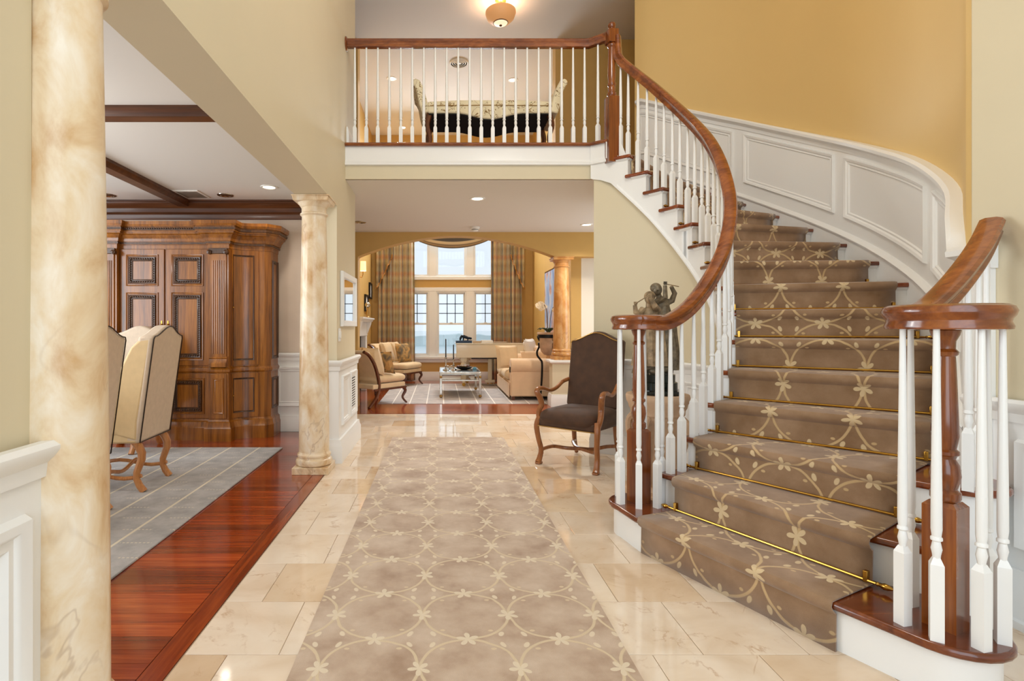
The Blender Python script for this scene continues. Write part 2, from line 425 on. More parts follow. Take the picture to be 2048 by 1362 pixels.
def gridrug(name,bg1,bg2,line,sx,sy):
    m,nt,b=newmat(name); b.inputs['Roughness'].default_value=0.95
    tc=nt.nodes.new('ShaderNodeTexCoord'); x,y,z=sepxyz(nt,tc.outputs['Object'])
    l=(x/sx).frac()-0.5; l1=(l.abs()).step(0.012/sx*0.5,0.016/sx*0.5+0.01).rsub(1.0)
    k=(y/sy).frac()-0.5; dash=((x/0.022).frac()-0.5).abs().step(0.18,0.24)
    gate=((x/sx+ (y/sy).op('FLOOR')*0.37).frac()-0.5).abs().step(0.30,0.31).rsub(1.0)
    l2=(k.abs()).step(0.02,0.04).rsub(1.0)*dash*gate*0.7
    n1=noise(nt,tc.outputs['Object'],7,5,0.65); c=ramp(nt,n1,[(0.3,bg1),(0.7,bg2)])
    c=mixc(nt,l1.max(l2).x,c,line); nt.links.new(c,b.inputs['Base Color']); bump(nt,b,noise(nt,tc.outputs['Object'],250,2),0.3,0.003); return m
M['rug_grey']=gridrug('grey_rug',lin(156,153,152),lin(188,184,182),lin(222,212,190),0.28,0.19)
M['rug_living']=gridrug('pale_grey_rug',lin(170,164,162),lin(200,190,184),lin(238,232,224),0.262,0.6)
def plaid():
    m,nt,b=newmat('plaid_silk'); b.inputs['Roughness'].default_value=0.45; b.inputs['Sheen Weight'].default_value=0.4
    tc=nt.nodes.new('ShaderNodeTexCoord'); u,v,_=sepxyz(nt,tc.outputs['UV'])
    cu=ramp(nt,(u/0.42).frac().x,[(0,lin(150,124,82)),(0.22,lin(206,186,140)),(0.34,lin(104,104,98)),(0.46,lin(214,196,156)),(0.62,lin(178,118,70)),(0.78,lin(198,180,136)),(1,lin(150,124,82))])
    cv=ramp(nt,(v/0.36).frac().x,[(0,lin(158,132,90)),(0.25,lin(206,190,146)),(0.45,lin(188,126,78)),(0.55,lin(196,136,84)),(0.7,lin(178,170,136)),(1,lin(158,132,90))])
    c=mixc(nt,0.5,cu,cv); nt.links.new(c,b.inputs['Base Color']); return m
M['plaid']=plaid()
M['trim_gold']=plain('tasselled_trim',lin(176,126,66),0.7,var=0.35,vscale=60)
def stripe_swag():
    m,nt,b=newmat('striped_swag_silk'); b.inputs['Roughness'].default_value=0.5
    tc=nt.nodes.new('ShaderNodeTexCoord'); u,v,_=sepxyz(nt,tc.outputs['UV'])
    c=ramp(nt,(v*5.0).frac().x,[(0,lin(70,68,68)),(0.28,lin(86,82,80)),(0.36,lin(206,192,164)),(0.58,lin(210,190,156)),(0.66,lin(110,98,84)),(0.8,lin(186,160,124)),(1,lin(70,68,68))])
    nt.links.new(c,b.inputs['Base Color']); return m
M['swag']=stripe_swag()
def benchfab():
    m,nt,b=newmat('vine_bench_fabric'); b.inputs['Roughness'].default_value=0.8
    v=coords(nt); n1=E(nt,noise(nt,v,7,3,0.5,1.2))-0.5
    l=n1.abs().step(0.006,0.014).rsub(1.0)
    vo=nt.nodes.new('ShaderNodeTexVoronoi'); vo.inputs['Scale'].default_value=34; nt.links.new(v,vo.inputs[0])
    dots=E(nt,vo.outputs['Distance']).step(0.14,0.2).rsub(1.0)*E(nt,noise(nt,v,6,2)).step(0.45,0.55)
    c=mixc(nt,l.x,lin(240,226,190),lin(150,116,66)); c=mixc(nt,dots.x,c,lin(110,92,50))
    nt.links.new(c,b.inputs['Base Color']); return m
M['bench']=benchfab()
def floral():
    m,nt,b=newmat('floral_pillow'); b.inputs['Roughness'].default_value=0.8
    v=coords(nt); f=noise(nt,v,9,3,0.5,0.8)
    nt.links.new(ramp(nt,f,[(0.35,lin(104,92,74)),(0.5,lin(170,136,84)),(0.62,lin(206,158,94)),(0.75,lin(120,98,74))]),b.inputs['Base Color']); return m
M['floral']=floral()
def artm():
    m,nt,b=newmat('abstract_blue_painting'); b.inputs['Roughness'].default_value=0.35
    v=coords(nt,'Object',(1,1.6,0.5)); f=noise(nt,v,4.5,5,0.6,0.5)
    nt.links.new(ramp(nt,f,[(0.3,lin(70,110,180)),(0.45,lin(150,180,222)),(0.55,lin(206,214,228)),(0.62,lin(206,140,96)),(0.7,lin(96,130,190))]),b.inputs['Base Color']); return m
M['art']=artm()
# ================================================================== STRUCTURE
def frame_on(mb, S, a0, a1, b0, b1, w, d, na=1, asc=1.0):
    """raised moulding ring on a surface S(a,b,depth); asc = a-units per metre"""
    rings=[]
    for fr,dp in ((0,0),(0.12,d),(0.45,d*0.75),(0.6,d*0.3),(0.85,d*0.45),(1,0)):
        i=w*fr; A0=a0+i*asc; A1=a1-i*asc
        if a1<a0: A0=a0-i*asc; A1=a1+i*asc
        B0=b0+i; B1=b1-i; ring=[]
        for k in range(na): ring.append(S(A0+(A1-A0)*k/na,B0,dp))
        ring.append(S(A1,B0,dp))
        for k in range(na): ring.append(S(A1+(A0-A1)*k/na,B1,dp))
        ring.append(S(A0,B1,dp)); rings.append(ring)
    n=len(rings[0]); vs=[p for r in rings for p in r]; fs=[]
    for i in range(len(rings)-1):
        for k in range(n):
            k2=(k+1)%n; fs.append((i*n+k,i*n+k2,(i+1)*n+k2,(i+1)*n+k))
    mb.add(vs,fs)
BASE=[(0,0),(0.024,0),(0.024,0.125),(0.018,0.145),(0.013,0.18),(0,0.18)]
RAIL=[(0,0.795),(0.010,0.795),(0.013,0.83),(0.026,0.845),(0.036,0.862),(0.036,0.872),(0.024,0.885),(0,0.885)]
def Z(prof,dz): return [(a,b+dz) for a,b in prof]

# ---- floors
fl=MB().box(-0.92,3.6,-1.7,7.32,-0.2,-0.004).box(-3.2,-0.921,5.71,7.319,-0.2,-0.005).build('floor',M['grout'])
struct('floor','hall floor of glossy cream marble tiles',fl)
TX,TY,Y0=0.38,0.3735,1.932
tile_cache={}
def tile(x0,x1,y0,y1):
    g=0.0012; key=(round(x1-x0,3),round(y1-y0,3))
    if key not in tile_cache:
        w,d=key; mb=MB(); e=0.0015
        mb.frustum((g,w-g,g,d-g),-0.006,(g,w-g,g,d-g),-0.0012); mb.frustum((g,w-g,g,d-g),-0.0012,(g+e,w-g-e,g+e,d-g-e),0.0)
        me=mb.data('tile'); finish(me,M['tile']); tile_cache[key]=me
    o=link('tile',tile_cache[key],fl); o.location=(x0,y0,0)
for k in range(-3,15):
    ya=Y0+TY*k; yb=min(ya+TY,7.30)
    if ya>=7.29: break
    xs=-0.577 if k%2==0 else -0.76
    xr = 2.30 if yb<3.2 else (2.02 if yb<5.2 else 2.9)
    x=xs-TX*4
    while x<xr:
        xa=max(x,-0.915 if ya<5.7 else -1.9); xb=min(x+TX,xr)
        if xb-xa>0.03: tile(xa,xb,ya,yb)
        x+=TX
def plank_floor(name,label,x0,x1,y0,y1,w,xs0,seedv):
    rnd=random.Random(seedv)
    f=MB().box(x0,x1,y0,y1,-0.2,-0.004).build(name,M['sub_wood']); struct(name,label,f)
    cache={}; y=y0
    while y<y1-0.01:
        yb=min(y+w,y1); x=x1; 
        while x>xs0:
            L=rnd.choice((0.9,1.2,1.5,1.8)); xa=max(x-L,x0)
            if xa<xs0+0.4: xa=max(x0,xs0-0.05)
            key=(round(x-xa,2),round(yb-y,3))
            if key not in cache:
                a,b=key; mb=MB().box(0.0008,a-0.0008,0.0006,b-0.0006,-0.006,0.0)
                me=mb.data('plank'); finish(me,M['floor_wood']); cache[key]=me
            o=link('plank',cache[key],f); o.location=(x-key[0],y,0); x=xa
        y=yb
    return f
fd=plank_floor('floor_dining','dining room floor of glossy red-brown planks',-5.0,-1.01,0.8,6.1,0.083,-3.3,3)
mb=MB().box(0,5.3,0.0,0.085,-0.006,0.0)
me=mb.data('plank'); finish(me,M['floor_wood']); o=link('plank',me,fd); o.location=(-0.922,0.8,0); o.rotation_euler=(0,0,PI/2)
flv=plank_floor('floor_living','living room floor of glossy red-brown planks',-3.0,3.4,7.32,12.0,0.092,-1.6,5)
fu=MB().box(-3.2,2.2,6.30,7.95,2.86,2.909).build('floor_upper',M['tread_wood']); struct('','upper landing floor',fu)

# ---- left walls
w=MB().box(-1.30,-1.03,-1.6,1.365,0,2.227).build('wall_left_near',M['wall'],bevel=0.004); struct('','beige pier with white wainscot at the left edge',w)
def yS(x,sgn): return lambda a,b,d: (x+sgn*d,a,b)
mb=MB().box(-1.03,-1.003,-1.6,1.365,0.0,0.84).box(-1.30,-1.003,1.365,1.392,0,0.84); mb.build('wainscot_board',M['white'],w)
mb=MB(); frame_on(mb,yS(-1.003,1),0.35,1.305,0.27,0.72,0.075,0.026); mb.build('panel_moulding',M['white'],w)
mb=MB(); frame_on(mb,yS(-1.003,1),-0.7,0.15,0.27,0.72,0.075,0.026); mb.build('panel_moulding',M['white'],w)
MB().sweep([(-1.003,-1.6,0),(-1.003,1.392,0),(-1.30,1.392,0)],RAIL).build('chair_rail',M['white'],w)
MB().sweep([(-1.003,-1.6,0),(-1.003,1.392,0),(-1.30,1.392,0)],BASE).build('baseboard',M['white'],w)
w=MB().box(-1.154,-0.896,-1.6,4.69,2.227,5.45).build('wall_left_upper',M['wall']); struct('','beige upper wall and beam over the dining room opening',w)
w=MB().box(-1.154,-0.896,4.69,5.7,0,5.45).build('wall_left_far',M['wall']); struct('','beige wall end with mirror beyond the marble column',w)
mb=MB().box(-0.896,-0.876,4.69,5.70,0,0.84).box(-1.154,-0.876,4.676,4.69,0,0.84).box(-1.154,-0.876,5.70,5.714,0,0.84); mb.build('wainscot_board',M['white'],w)
mb=MB(); frame_on(mb,yS(-0.876,1),4.80,5.18,0.30,0.74,0.05,0.02); mb.build('panel_moulding',M['white'],w)
mb=MB(); frame_on(mb,yS(-0.876,1),5.24,5.62,0.30,0.74,0.05,0.02); mb.build('panel_moulding',M['white'],w)
vt=MB().box(-0.876,-0.873,5.31,5.55,0.37,0.67).build('vent_grille',M['vent_dark'],w)
for i in range(12):
    MB().box(-0.873,-0.868,5.31,5.55,0.375+i*0.0248,0.386+i*0.0248).build('vent_slat',M['white'],vt)
pth=[(-1.154,4.676,0),(-0.876,4.676,0),(-0.876,5.714,0),(-1.154,5.714,0)]
P2=[(-1.154,4.676,0),(-0.876,4.676,0),(-0.876,5.714,0),(-1.154,5.714,0)]
MB().sweep(P2,[(a,b) for a,b in RAIL]).build('chair_rail',M['white'],w)
MB().sweep(P2,[(0,0),(0.034,0),(0.034,0.14),(0.024,0.16),(0.018,0.2),(0,0.2)]).build('baseboard',M['white'],w)
MB().sweep([(-0.896,5.17,2.912),(-0.896,5.7,2.912)],BASE).build('baseboard',M['white'],w)
# ---- dining room shell
w=MB().box(-5.2,-1.0,6.1,6.25,0,2.6).build('wall_dining_back',M['wall_dining']); struct('','mottled plaster back wall of the dining room',w)
MB().box(-1.154,-1.0,5.7,6.1,0,2.6).build('wall_return',M['wall_dining'],w)
MB().box(-5.0,-1.154,6.088,6.1,0,0.84).build('wainscot_board',M['white'],w)
xS=lambda a,b,d:(a,6.088-d,b)
mb=MB(); frame_on(mb,xS,-1.86,-1.27,0.28,0.73,0.06,0.02); mb.build('panel_moulding',M['white'],w)
MB().sweep([(-1.154,6.088,0),(-5,6.088,0)],[(-a,b) for a,b in RAIL]).build('chair_rail',M['white'],w)
MB().sweep([(-1.154,6.088,0),(-5,6.088,0)],[(-a,b) for a,b in BASE]).build('baseboard',M['white'],w)
CROWN=[(0,2.385),(0.02,2.385),(0.028,2.41),(0.03,2.44),(0.06,2.46),(0.075,2.50),(0.12,2.53),(0.135,2.56),(0.15,2.565),(0.15,2.58),(0,2.58)]
o=MB().sweep([(-5,6.1,0),(-1.154,6.1,0),(-1.154,0.0,0)],CROWN).build('trim_crown',M['crown_wood']); struct('','dark wood crown moulding round the dining room ceiling',o)
w=MB().box(-5.2,-5.0,-0.3,1.4,0,2.6).box(-5.2,-5.0,5.0,6.2,0,2.6).box(-5.2,-5,1.4,5,0,0.6).box(-5.2,-5,1.4,5,2.4,2.6).build('wall_dining_left',M['wall_dining']); struct('','dining room side wall with an opening assumed for added light',w)
w=MB().box(-5.2,-1.25,-0.45,-0.3,0,2.6).build('wall_dining_front',M['wall_dining']); struct('','dining room wall behind the camera',w)
c=MB().box(-5.2,-1.154,-0.45,6.25,2.58,2.66).build('ceiling_dining',M['ceiling']); struct('','flat dining room ceiling crossed by dark wood beams',c)
b1=MB().sweep([(-5,3.5,0),(-1.3,3.5,0)],[(-0.08,2.58),(-0.08,2.555),(-0.065,2.545),(-0.05,2.52),(0.05,2.52),(0.065,2.545),(0.08,2.555),(0.08,2.58)]).build('beam_board',M['crown_wood'],c)
b2=MB().sweep([(-2.85,0,0),(-2.85,6.0,0)],[(-0.085,2.58),(-0.085,2.555),(-0.07,2.545),(-0.055,2.515),(0.055,2.515),(0.07,2.545),(0.085,2.555),(0.085,2.58)]).build('beam_board',M['crown_wood'],c)
# ---- header wall with the shallow arch, and what is above it
AX0,AX1,AZ,AR=-1.21,1.69,2.215,0.305
poly=[]
for k in range(33):
    t=k/32; x=AX0+(AX1-AX0)*t; poly.append((x,AZ+AR*math.sin(PI*t)**0.9 if 0<t<1 else AZ))
poly+= [(3.4,AZ),(3.4,2.93),(-3.2,2.93),(-3.2,AZ)]
xs=[p for p in poly[:33]]+[(3.4,AZ)]
vs=[];fs=[]
for x,z in xs: vs+=[(x,7.95,z),(x,7.95,2.93),(x,8.15,z),(x,8.15,2.93)]
for k in range(len(xs)-1):
    b=4*k; fs+=[(b,b+4,b+5,b+1),(b+2,b+3,b+7,b+6),(b,b+2,b+6,b+4),(b+1,b+5,b+7,b+3)]
mb=MB().add(vs,fs)
MB().box(-3.2,-1.21,7.95,8.15,0,2.93).build('wall_arch_left',M['wall_living'])['kind']='structure'
w=mb.build('wall_header',M['wall_living'],ang=25); struct('','gold header wall with a shallow arch into the living room',w)
w=MB().box(1.70,3.4,7.95,8.15,2.93,5.45).box(-3.2,-1.21,7.95,8.15,2.93,5.45).build('wall_landing_back',M['wall_living']); struct('','gold upper wall beside the landing',w)
mb=MB().box(1.66,3.4,7.98,8.2,0,0.64); w=mb.build('wall_half',M['wall']); struct('','low wall with white cap under the amber column',w)
MB().sweep([(3.4,8.2,0),(1.66,8.2,0),(1.66,7.98,0),(3.4,7.98,0)],[(-0.10,0.63),(0.002,0.63),(0.02,0.64),(0.045,0.655),(0.045,0.685),(0.03,0.69),(-0.10,0.69)]).build('wall_cap',M['white'],w,bevel=0.003)
MB().sweep([(3.4,8.2,0),(1.66,8.2,0),(1.66,7.98,0),(3.4,7.98,0)],BASE).build('baseboard',M['white'],w)
# ---- living room shell
w=MB().box(-1.65,-1.5,8.15,12.05,0,5.45).build('wall_living_left',M['wall_living']); struct('','gold side wall of the living room by the fireplace',w)
w=MB().box(2.04,2.2,8.41,12.05,0,5.45).build('wall_living_right',M['wall_living']); struct('','gold side wall of the living room behind the sofa',w)
w=MB().box(2.2,3.4,8.41,8.55,0,5.45).build('wall_corner_white',M['cream_white']); struct('','plain white wall behind the amber column',w)
WX0,WX1=-0.79,1.29
mb=MB().box(-1.65,WX0,11.9,12.05,0,5.45).box(WX1,2.2,11.9,12.05,0,5.45).box(WX0,WX1,11.9,12.05,0,0.50).box(WX0,WX1,11.9,12.05,2.0,2.26).box(WX0,WX1,11.9,12.05,4.7,5.45)
w=mb.build('wall_living_back',M['wall_living']); struct('','gold window wall at the far end of the living room',w)
MB().sweep([(-1.5,11.9,0),(2.04,11.9,0)],[(a,b*1.1) for a,b in BASE]).build('baseboard',M['white'],w)
bo=MB().sweep([(2.04,11.9,0),(2.04,8.42,0)],BASE).build('baseboard_right',M['white']); struct('','white baseboard behind the sofa',bo)
def xframe(mb,x0,x1,z0,z1,t,y0,y1):
    mb.box(x0,x1,y0,y1,z0,z0+t); mb.box(x0,x1,y0,y1,z1-t,z1); mb.box(x0,x0+t,y0,y1,z0+t,z1-t); mb.box(x1-t,x1,y0,y1,z0+t,z1-t)
units=[(-0.77,-0.24),(-0.085,0.58),(0.735,1.27)]
wi=0
for (x0,x1),nv in zip(units,(1,2,1)):
    wi+=1; s=struct('',['left','middle','right'][wi-1]+' double-hung window above the piano, lake outside'); s.name='window_%d'%wi
    mb=MB(); xframe(mb,x0,x1,0.53,1.97,0.03,11.89,11.99); mb.build('window_frame',M['white'],s,0.003)
    mb=MB(); xframe(mb,x0+0.03,x1-0.03,1.235,1.94,0.035,11.95,11.985); up=mb.build('sash',M['white'],s,0.003)
    mb=MB(); xframe(mb,x0+0.03,x1-0.03,0.56,1.265,0.035,11.915,11.95); lo=mb.build('sash',M['white'],s,0.003)
    MB().box(x0+0.06,x1-0.06,11.966,11.970,1.265,1.91).build('pane',M['glass'],up); MB().box(x0+0.06,x1-0.06,11.931,11.935,0.59,1.235).build('pane',M['glass'],lo)
    a,b=x0+0.065,x1-0.065
    for k in range(1,nv+1):
        xm=a+(b-a)*k/(nv+1); MB().box(xm-0.008,xm+0.008,11.955,11.972,1.27,1.905).build('muntin',M['iron'],up)
    for k in range(1,3):
        zm=1.27+0.635*k/3; MB().box(a,b,11.955,11.972,zm-0.008,zm+0.008).build('muntin',M['iron'],up)
    MB().box((x0+x1)/2-0.03,(x0+x1)/2+0.03,11.905,11.925,1.265,1.285).build('sash_lock',M['plastic'],lo)
for (x0,x1) in units:
    wi+=1; s=struct('',['left','middle','right'][wi-4]+' fixed upper window under the swag, bright sky outside'); s.name='window_%d'%wi
    mb=MB(); xframe(mb,x0,x1,2.29,4.66,0.045,11.9,11.98); mb.build('window_frame',M['white'],s,0.003)
    MB().box(x0+0.045,x1-0.045,11.945,11.949,2.335,4.615).build('pane',M['glass'],s)
mb=MB().box(-0.24,-0.085,11.88,12.0,0.5,2.0).box(0.58,0.735,11.88,12.0,0.5,2.0).box(-0.88,1.38,11.875,11.9,1.97,2.05).box(-0.88,-0.77,11.875,12.0,0.46,2.0).box(1.27,1.38,11.875,12.0,0.46,2.0).box(-0.93,1.43,11.83,12.0,0.48,0.53).box(-0.88,1.38,11.875,11.9,0.40,0.48)
o=mb.build('trim_1',M['white'],bevel=0.004); struct('','white casing round the three lower windows',o)
mb=MB().box(-0.24,-0.085,11.88,12.0,2.26,4.7).box(0.58,0.735,11.88,12.0,2.26,4.7).box(-0.88,1.38,11.87,12.0,2.22,2.29).box(-0.88,-0.77,11.875,12.0,2.24,4.7).box(1.27,1.38,11.875,12.0,2.24,4.7)
o=mb.build('trim_2',M['white'],bevel=0.004); struct('','white casing round the three upper windows',o)
# ---- ceilings and hull
c=MB().box(-5.3,3.7,-1.8,12.1,5.41,5.5).build('ceiling',M['ceiling']); struct('','high flat ceiling over foyer, landing and living room',c)
c=MB().prism([(-3.2,6.25),(-3.2,7.95),(3.4,7.95),(3.4,6.30),(2.36,6.28),(2.19,6.10),(1.56,5.13),(-0.90,5.13),(-0.90,5.72),(-1.15,5.72),(-1.15,6.25)],2.575,2.86).build('ceiling_hall',M['ceiling']); struct('','low hall ceiling under the landing',c)
w=MB().box(3.4,3.55,-1.8,12.1,0,5.45).build('wall_right_outer',M['wall']); struct('','outer wall beyond the stair',w)
w=MB().box(-3.35,-3.2,6.25,8.15,0,5.45).build('wall_corridor_end',M['wall']); struct('','end wall of the side corridor',w)
w=MB().box(-5.3,-5.2,-1.8,12.1,2.6,5.45).box(-5.3,-3.3,6.25,6.4,2.5,5.45).build('wall_left_outer',M['wall']); struct('','outer wall over the dining room',w)
w=MB().box(-5.3,-0.9,-1.8,-1.6,0,5.45).box(2.2,3.5,-1.8,-1.6,0,5.45).box(-0.9,2.2,-1.8,-1.6,4.85,5.45).box(-0.9,2.2,-1.8,-1.6,0,0.25).build('wall_entrance',M['wall']); struct('','entrance wall behind the camera with a tall window',w)
w=MB().box(2.29,2.75,-1.6,2.33,0,5.45).build('wall_right',M['wall'],bevel=0.006); struct('','pale beige wall with white wainscot at the right edge',w)
MB().box(2.278,2.29,-1.6,2.342,0,0.84).build('wainscot_board',M['white'],w)
sR=lambda a,b,d:(2.278-d,a,b)
for a0,a1 in ((1.02,2.13),(-0.3,0.82)):
    mb=MB(); frame_on(mb,sR,a0,a1,0.30,0.73,0.075,0.024); mb.build('panel_moulding',M['white'],w)
MB().sweep([(2.278,2.33,0),(2.278,-1.6,0)],RAIL).build('chair_rail',M['white'],w)
MB().sweep([(2.278,2.33,0),(2.278,-1.6,0)],[(0,0),(0.045,0),(0.045,0.03),(0.03,0.035),(0.026,0.16),(0.016,0.19),(0.012,0.22),(0,0.22)]).build('baseboard',M['white'],w)
# ---- outside: lake and far shore
o=MB().box(-900,900,13,2500,-15.2,-15).build('lake_water',M['lake']); struct('','pale grey lake seen through the windows',o)
rnd=random.Random(11); top=[]; xx=-500
while xx<=600: top.append((xx,-15+8.6+2.0*math.sin(xx*0.011)+1.6*math.sin(xx*0.05+1)+rnd.uniform(-0.5,0.5))); xx+=6
vs=[];fs=[]
for x,z in top: vs+=[(x,463,-15.1),(x,466,z*0.55-6.8*0.45),(x,474,z),(x,520,z-2)]
for i in range(len(top)-1):
    for k in range(3): fs.append((i*4+k,i*4+4+k,i*4+5+k,i*4+1+k))
o=MB().add(vs,fs).build('far_shore',M['hill'],ang=180); struct('','hazy wooded shore across the lake',o)
# ================================================================== STAIRCASE
RZ=0.182
I={1:(1.10,2.915),2:(1.214,3.012),3:(1.38,3.10),4:(1.54,3.206),5:(1.675,3.31),6:(1.785,3.44),7:(1.87,3.585),8:(1.93,3.745),9:(1.97,3.91),10:(1.988,4.08),
   11:(1.98,4.255),12:(1.946,4.425),13:(1.89,4.58),14:(1.81,4.714),15:(1.70,4.838),16:(1.57,4.95)}
O={1:(1.55,1.66),2:(1.696,2.02),3:(1.963,2.167),4:(2.312,2.372),5:(2.48,2.56),6:(2.70,2.80),7:(2.877,3.094),8:(3.004,3.417),9:(3.129,3.806),10:(3.181,4.182),
   11:(3.171,4.55),12:(3.097,4.894),13:(2.976,5.217),14:(2.785,5.52),15:(2.54,5.79),16:(2.26,6.02)}
I={k:Vector(v) for k,v in I.items()}; O={k:Vector(v) for k,v in O.items()}
D={k:(O[k]-I[k]).normalized() for k in I}
UPH={k:Vector((-D[k].y,D[k].x)) for k in I}           # uphill direction
def cr(tab,n,lo,hi):
    n=max(lo,min(hi,n)); i=min(int(n),hi-1); t=n-i
    p1=tab[i];p2=tab[i+1];p0=tab.get(i-1,p1*2-p2) if i-1>=lo else p1*2-p2;p3=tab[i+2] if i+2<=hi else p2*2-p1
    return 0.5*((2*p1)+(p2-p0)*t+(2*p0-5*p1+4*p2-p3)*t*t+(3*p1-p0-3*p2+p3)*t**3)
def inner(n,off=0.0):
    p=cr(I,n,1,16); q=cr(I,min(16,n+0.05),1,16)-cr(I,max(1,n-0.05),1,16); q=q.normalized(); r=Vector((q.y,-q.x)); return p+r*off   # right of travel = away from the well, into the stair
def outer(n,off=0.0):
    p=cr(O,n,4,16); q=cr(O,min(16,n+0.05),4,16)-cr(O,max(4,n-0.05),4,16); q=q.normalized(); r=Vector((-q.y,q.x)); return p+r*off   # left of travel = into the stair
stair=thing('staircase','curved staircase with stained oak treads and white risers','staircase',(0,0,0))
def arc(c,r,a0,a1,n):
    return [(c[0]+r*math.cos(math.radians(a0+(a1-a0)*k/n)), c[1]+r*math.sin(math.radians(a0+(a1-a0)*k/n))) for k in range(n+1)]
VL=(1.13,3.07); VR=(1.675,1.79)
def t1_poly(e):
    # bullnosed first step with round ends below both volutes; e = overhang
    d=D[1]; f=-UPH[1]
    r=0.165-0.03+e
    pts=arc(VL,r,95,205,10)+[(1.013+f.x*(e-0.03)*1.0,2.815+f.y*(e-0.03)),(1.413+f.x*(e-0.03),1.942+f.y*(e-0.03))]+arc(VR,r,212,400,14)+[tuple(O[2]+UPH[2]*0.10+D[2]*0.12),tuple(I[2]+UPH[2]*0.06+D[2]*0.03)]
    return pts
def t2_poly(e):
    f=-UPH[2]*(e-0.03); a=I[2]+f-D[2]*(e-0.03); b=O[2]+f
    c=(O[2].x+0.15,O[2].y+0.10); r=0.16+e-0.03
    return [tuple(a),(b.x-0.05,b.y+0.1)]+arc(c,r,222,395,9)+[tuple(O[3]+UPH[3]*0.12+D[3]*0.16),tuple(I[3]+UPH[3]*0.05)]
def t3_poly(e):
    f=-UPH[3]*(e-0.03); a=I[3]+f-D[3]*(e-0.03); b=O[3]+f
    c=(2.12,2.20); r=0.15+e-0.03
    return [tuple(a),(b.x-0.06,b.y+0.08)]+arc(c,r,225,330,6)+[(2.30,2.20),(2.285,2.33),tuple(O[4]+UPH[4]*0.05),tuple(I[4]+UPH[4]*0.05)]
for n in range(1,16):
    z=n*RZ
    if n==1: po,pi=t1_poly(0.03),t1_poly(0.0)
    elif n==2: po,pi=t2_poly(0.03),t2_poly(0.0)
    elif n==3: po,pi=t3_poly(0.03),t3_poly(0.0)
    else:
        a=I[n]; b=O[n]+D[n]*0.04; c=O[n+1]+D[n+1]*0.04+UPH[n+1]*0.05; d=I[n+1]+UPH[n+1]*0.05
        mid=[tuple(outer(n+k/3+0.15,-0.03)) for k in (1,2)] if n<15 else []
        po=[tuple(a),tuple(b)]+mid+[tuple(c),tuple(d)]+[tuple(inner(n+k/3+0.1)) for k in (2,1)]
    cx=sum(p[0] for p in po)/len(po); cy=sum(p[1] for p in po)/len(po)
    t=MB().prism([(p[0]-cx,p[1]-cy) for p in po],-0.03,0).build('tread',M['tread_wood'],stair,0.011,seg=3); t.location=(cx,cy,z)
    if n<=3: MB().prism(pi,(0 if n<3 else 0),z-0.03).build('riser',M['white'],stair,ang=30)
    if n>3:
        a=I[n]+UPH[n]*0.03+D[n]*0.03; b=O[n]+UPH[n]*0.03+D[n]*0.03; c=b+UPH[n]*0.02; d=a+UPH[n]*0.02
        MB().prism([tuple(a),tuple(b),tuple(c),tuple(d)],(n-1)*RZ-0.03,z-0.03).build('riser',M['white'],stair)
        # cove moulding below the nosing
        MB().sweep([(a.x,a.y,z-0.03),(b.x,b.y,z-0.03)],[(0,0),(0.018,0),(0.014,-0.008),(0.004,-0.016),(0,-0.02)]).build('cove_moulding',M['white'],stair)
a=I[16]+UPH[16]*0.03; b=O[16]+UPH[16]*0.03
MB().prism([tuple(a),tuple(b),tuple(b+UPH[16]*0.02),tuple(a+UPH[16]*0.02)],15*RZ,16*RZ-0.03).build('riser',M['white'],stair)
# inner stringer: stepped white ribbon that hides the tread ends
mb=MB(); DEP=0.43
def botz(n): return max(0.0,n*RZ-DEP)
for n in range(2,16):
    for k in range(4):
        n0=n+k/4+ (0.2 if k==0 else 0.2); n1=n0+0.25
        p=inner(n0,0.03); q=inner(n1,0.03); p2=inner(n0,0.06); q2=inner(n1,0.06)
        if n1>16: continue
        zt=n*RZ-0.03; 
        mb.add([(p.x,p.y,botz(n0)),(q.x,q.y,botz(n1)),(q.x,q.y,zt),(p.x,p.y,zt),(p2.x,p2.y,botz(n0)),(q2.x,q2.y,botz(n1)),(q2.x,q2.y,zt),(p2.x,p2.y,zt)],
               [(0,1,2,3),(4,7,6,5),(0,4,5,1),(3,2,6,7),(0,3,7,4),(1,5,6,2)])
ex=[(inner(15.2,0.03),botz(15.2)),(inner(15.6,0.03),botz(15.6)),(Vector((1.572,4.975)),2.50),(Vector((1.50,5.04)),2.545),(Vector((1.44,5.085)),2.565),(Vector((1.42,5.092)),2.575)]
for (p,zp),(q,zq) in zip(ex[:-1],ex[1:]):
    mb.add([(p.x,p.y,zp),(q.x,q.y,zq),(q.x,q.y,2.885),(p.x,p.y,2.885 if p.x<1.6 else 2.70)],[(0,1,2,3)])
mb.build('stringer',M['white'],stair,ang=20)
# small brackets: the scotia along each tread end and moulding along the stringer's lower edge
pth=[(*inner(4.0+k*0.25,0.03),botz(4.0+k*0.25)) for k in range(48)]
MB().sweep(pth,[(0,0.0),(-0.014,0.004),(-0.014,0.022),(-0.008,0.03),(-0.004,0.045),(0,0.048)]).build('stringer_moulding',M['white'],stair)
for n in range(4,16):
    pt=[(*inner(n+0.18+k*0.2,0.03),n*RZ-0.03) for k in range(5)]
    MB().sweep(pt,[(0,0),(-0.018,0),(-0.014,-0.008),(-0.004,-0.016),(0,-0.02)]).build('cove_moulding',M['white'],stair)
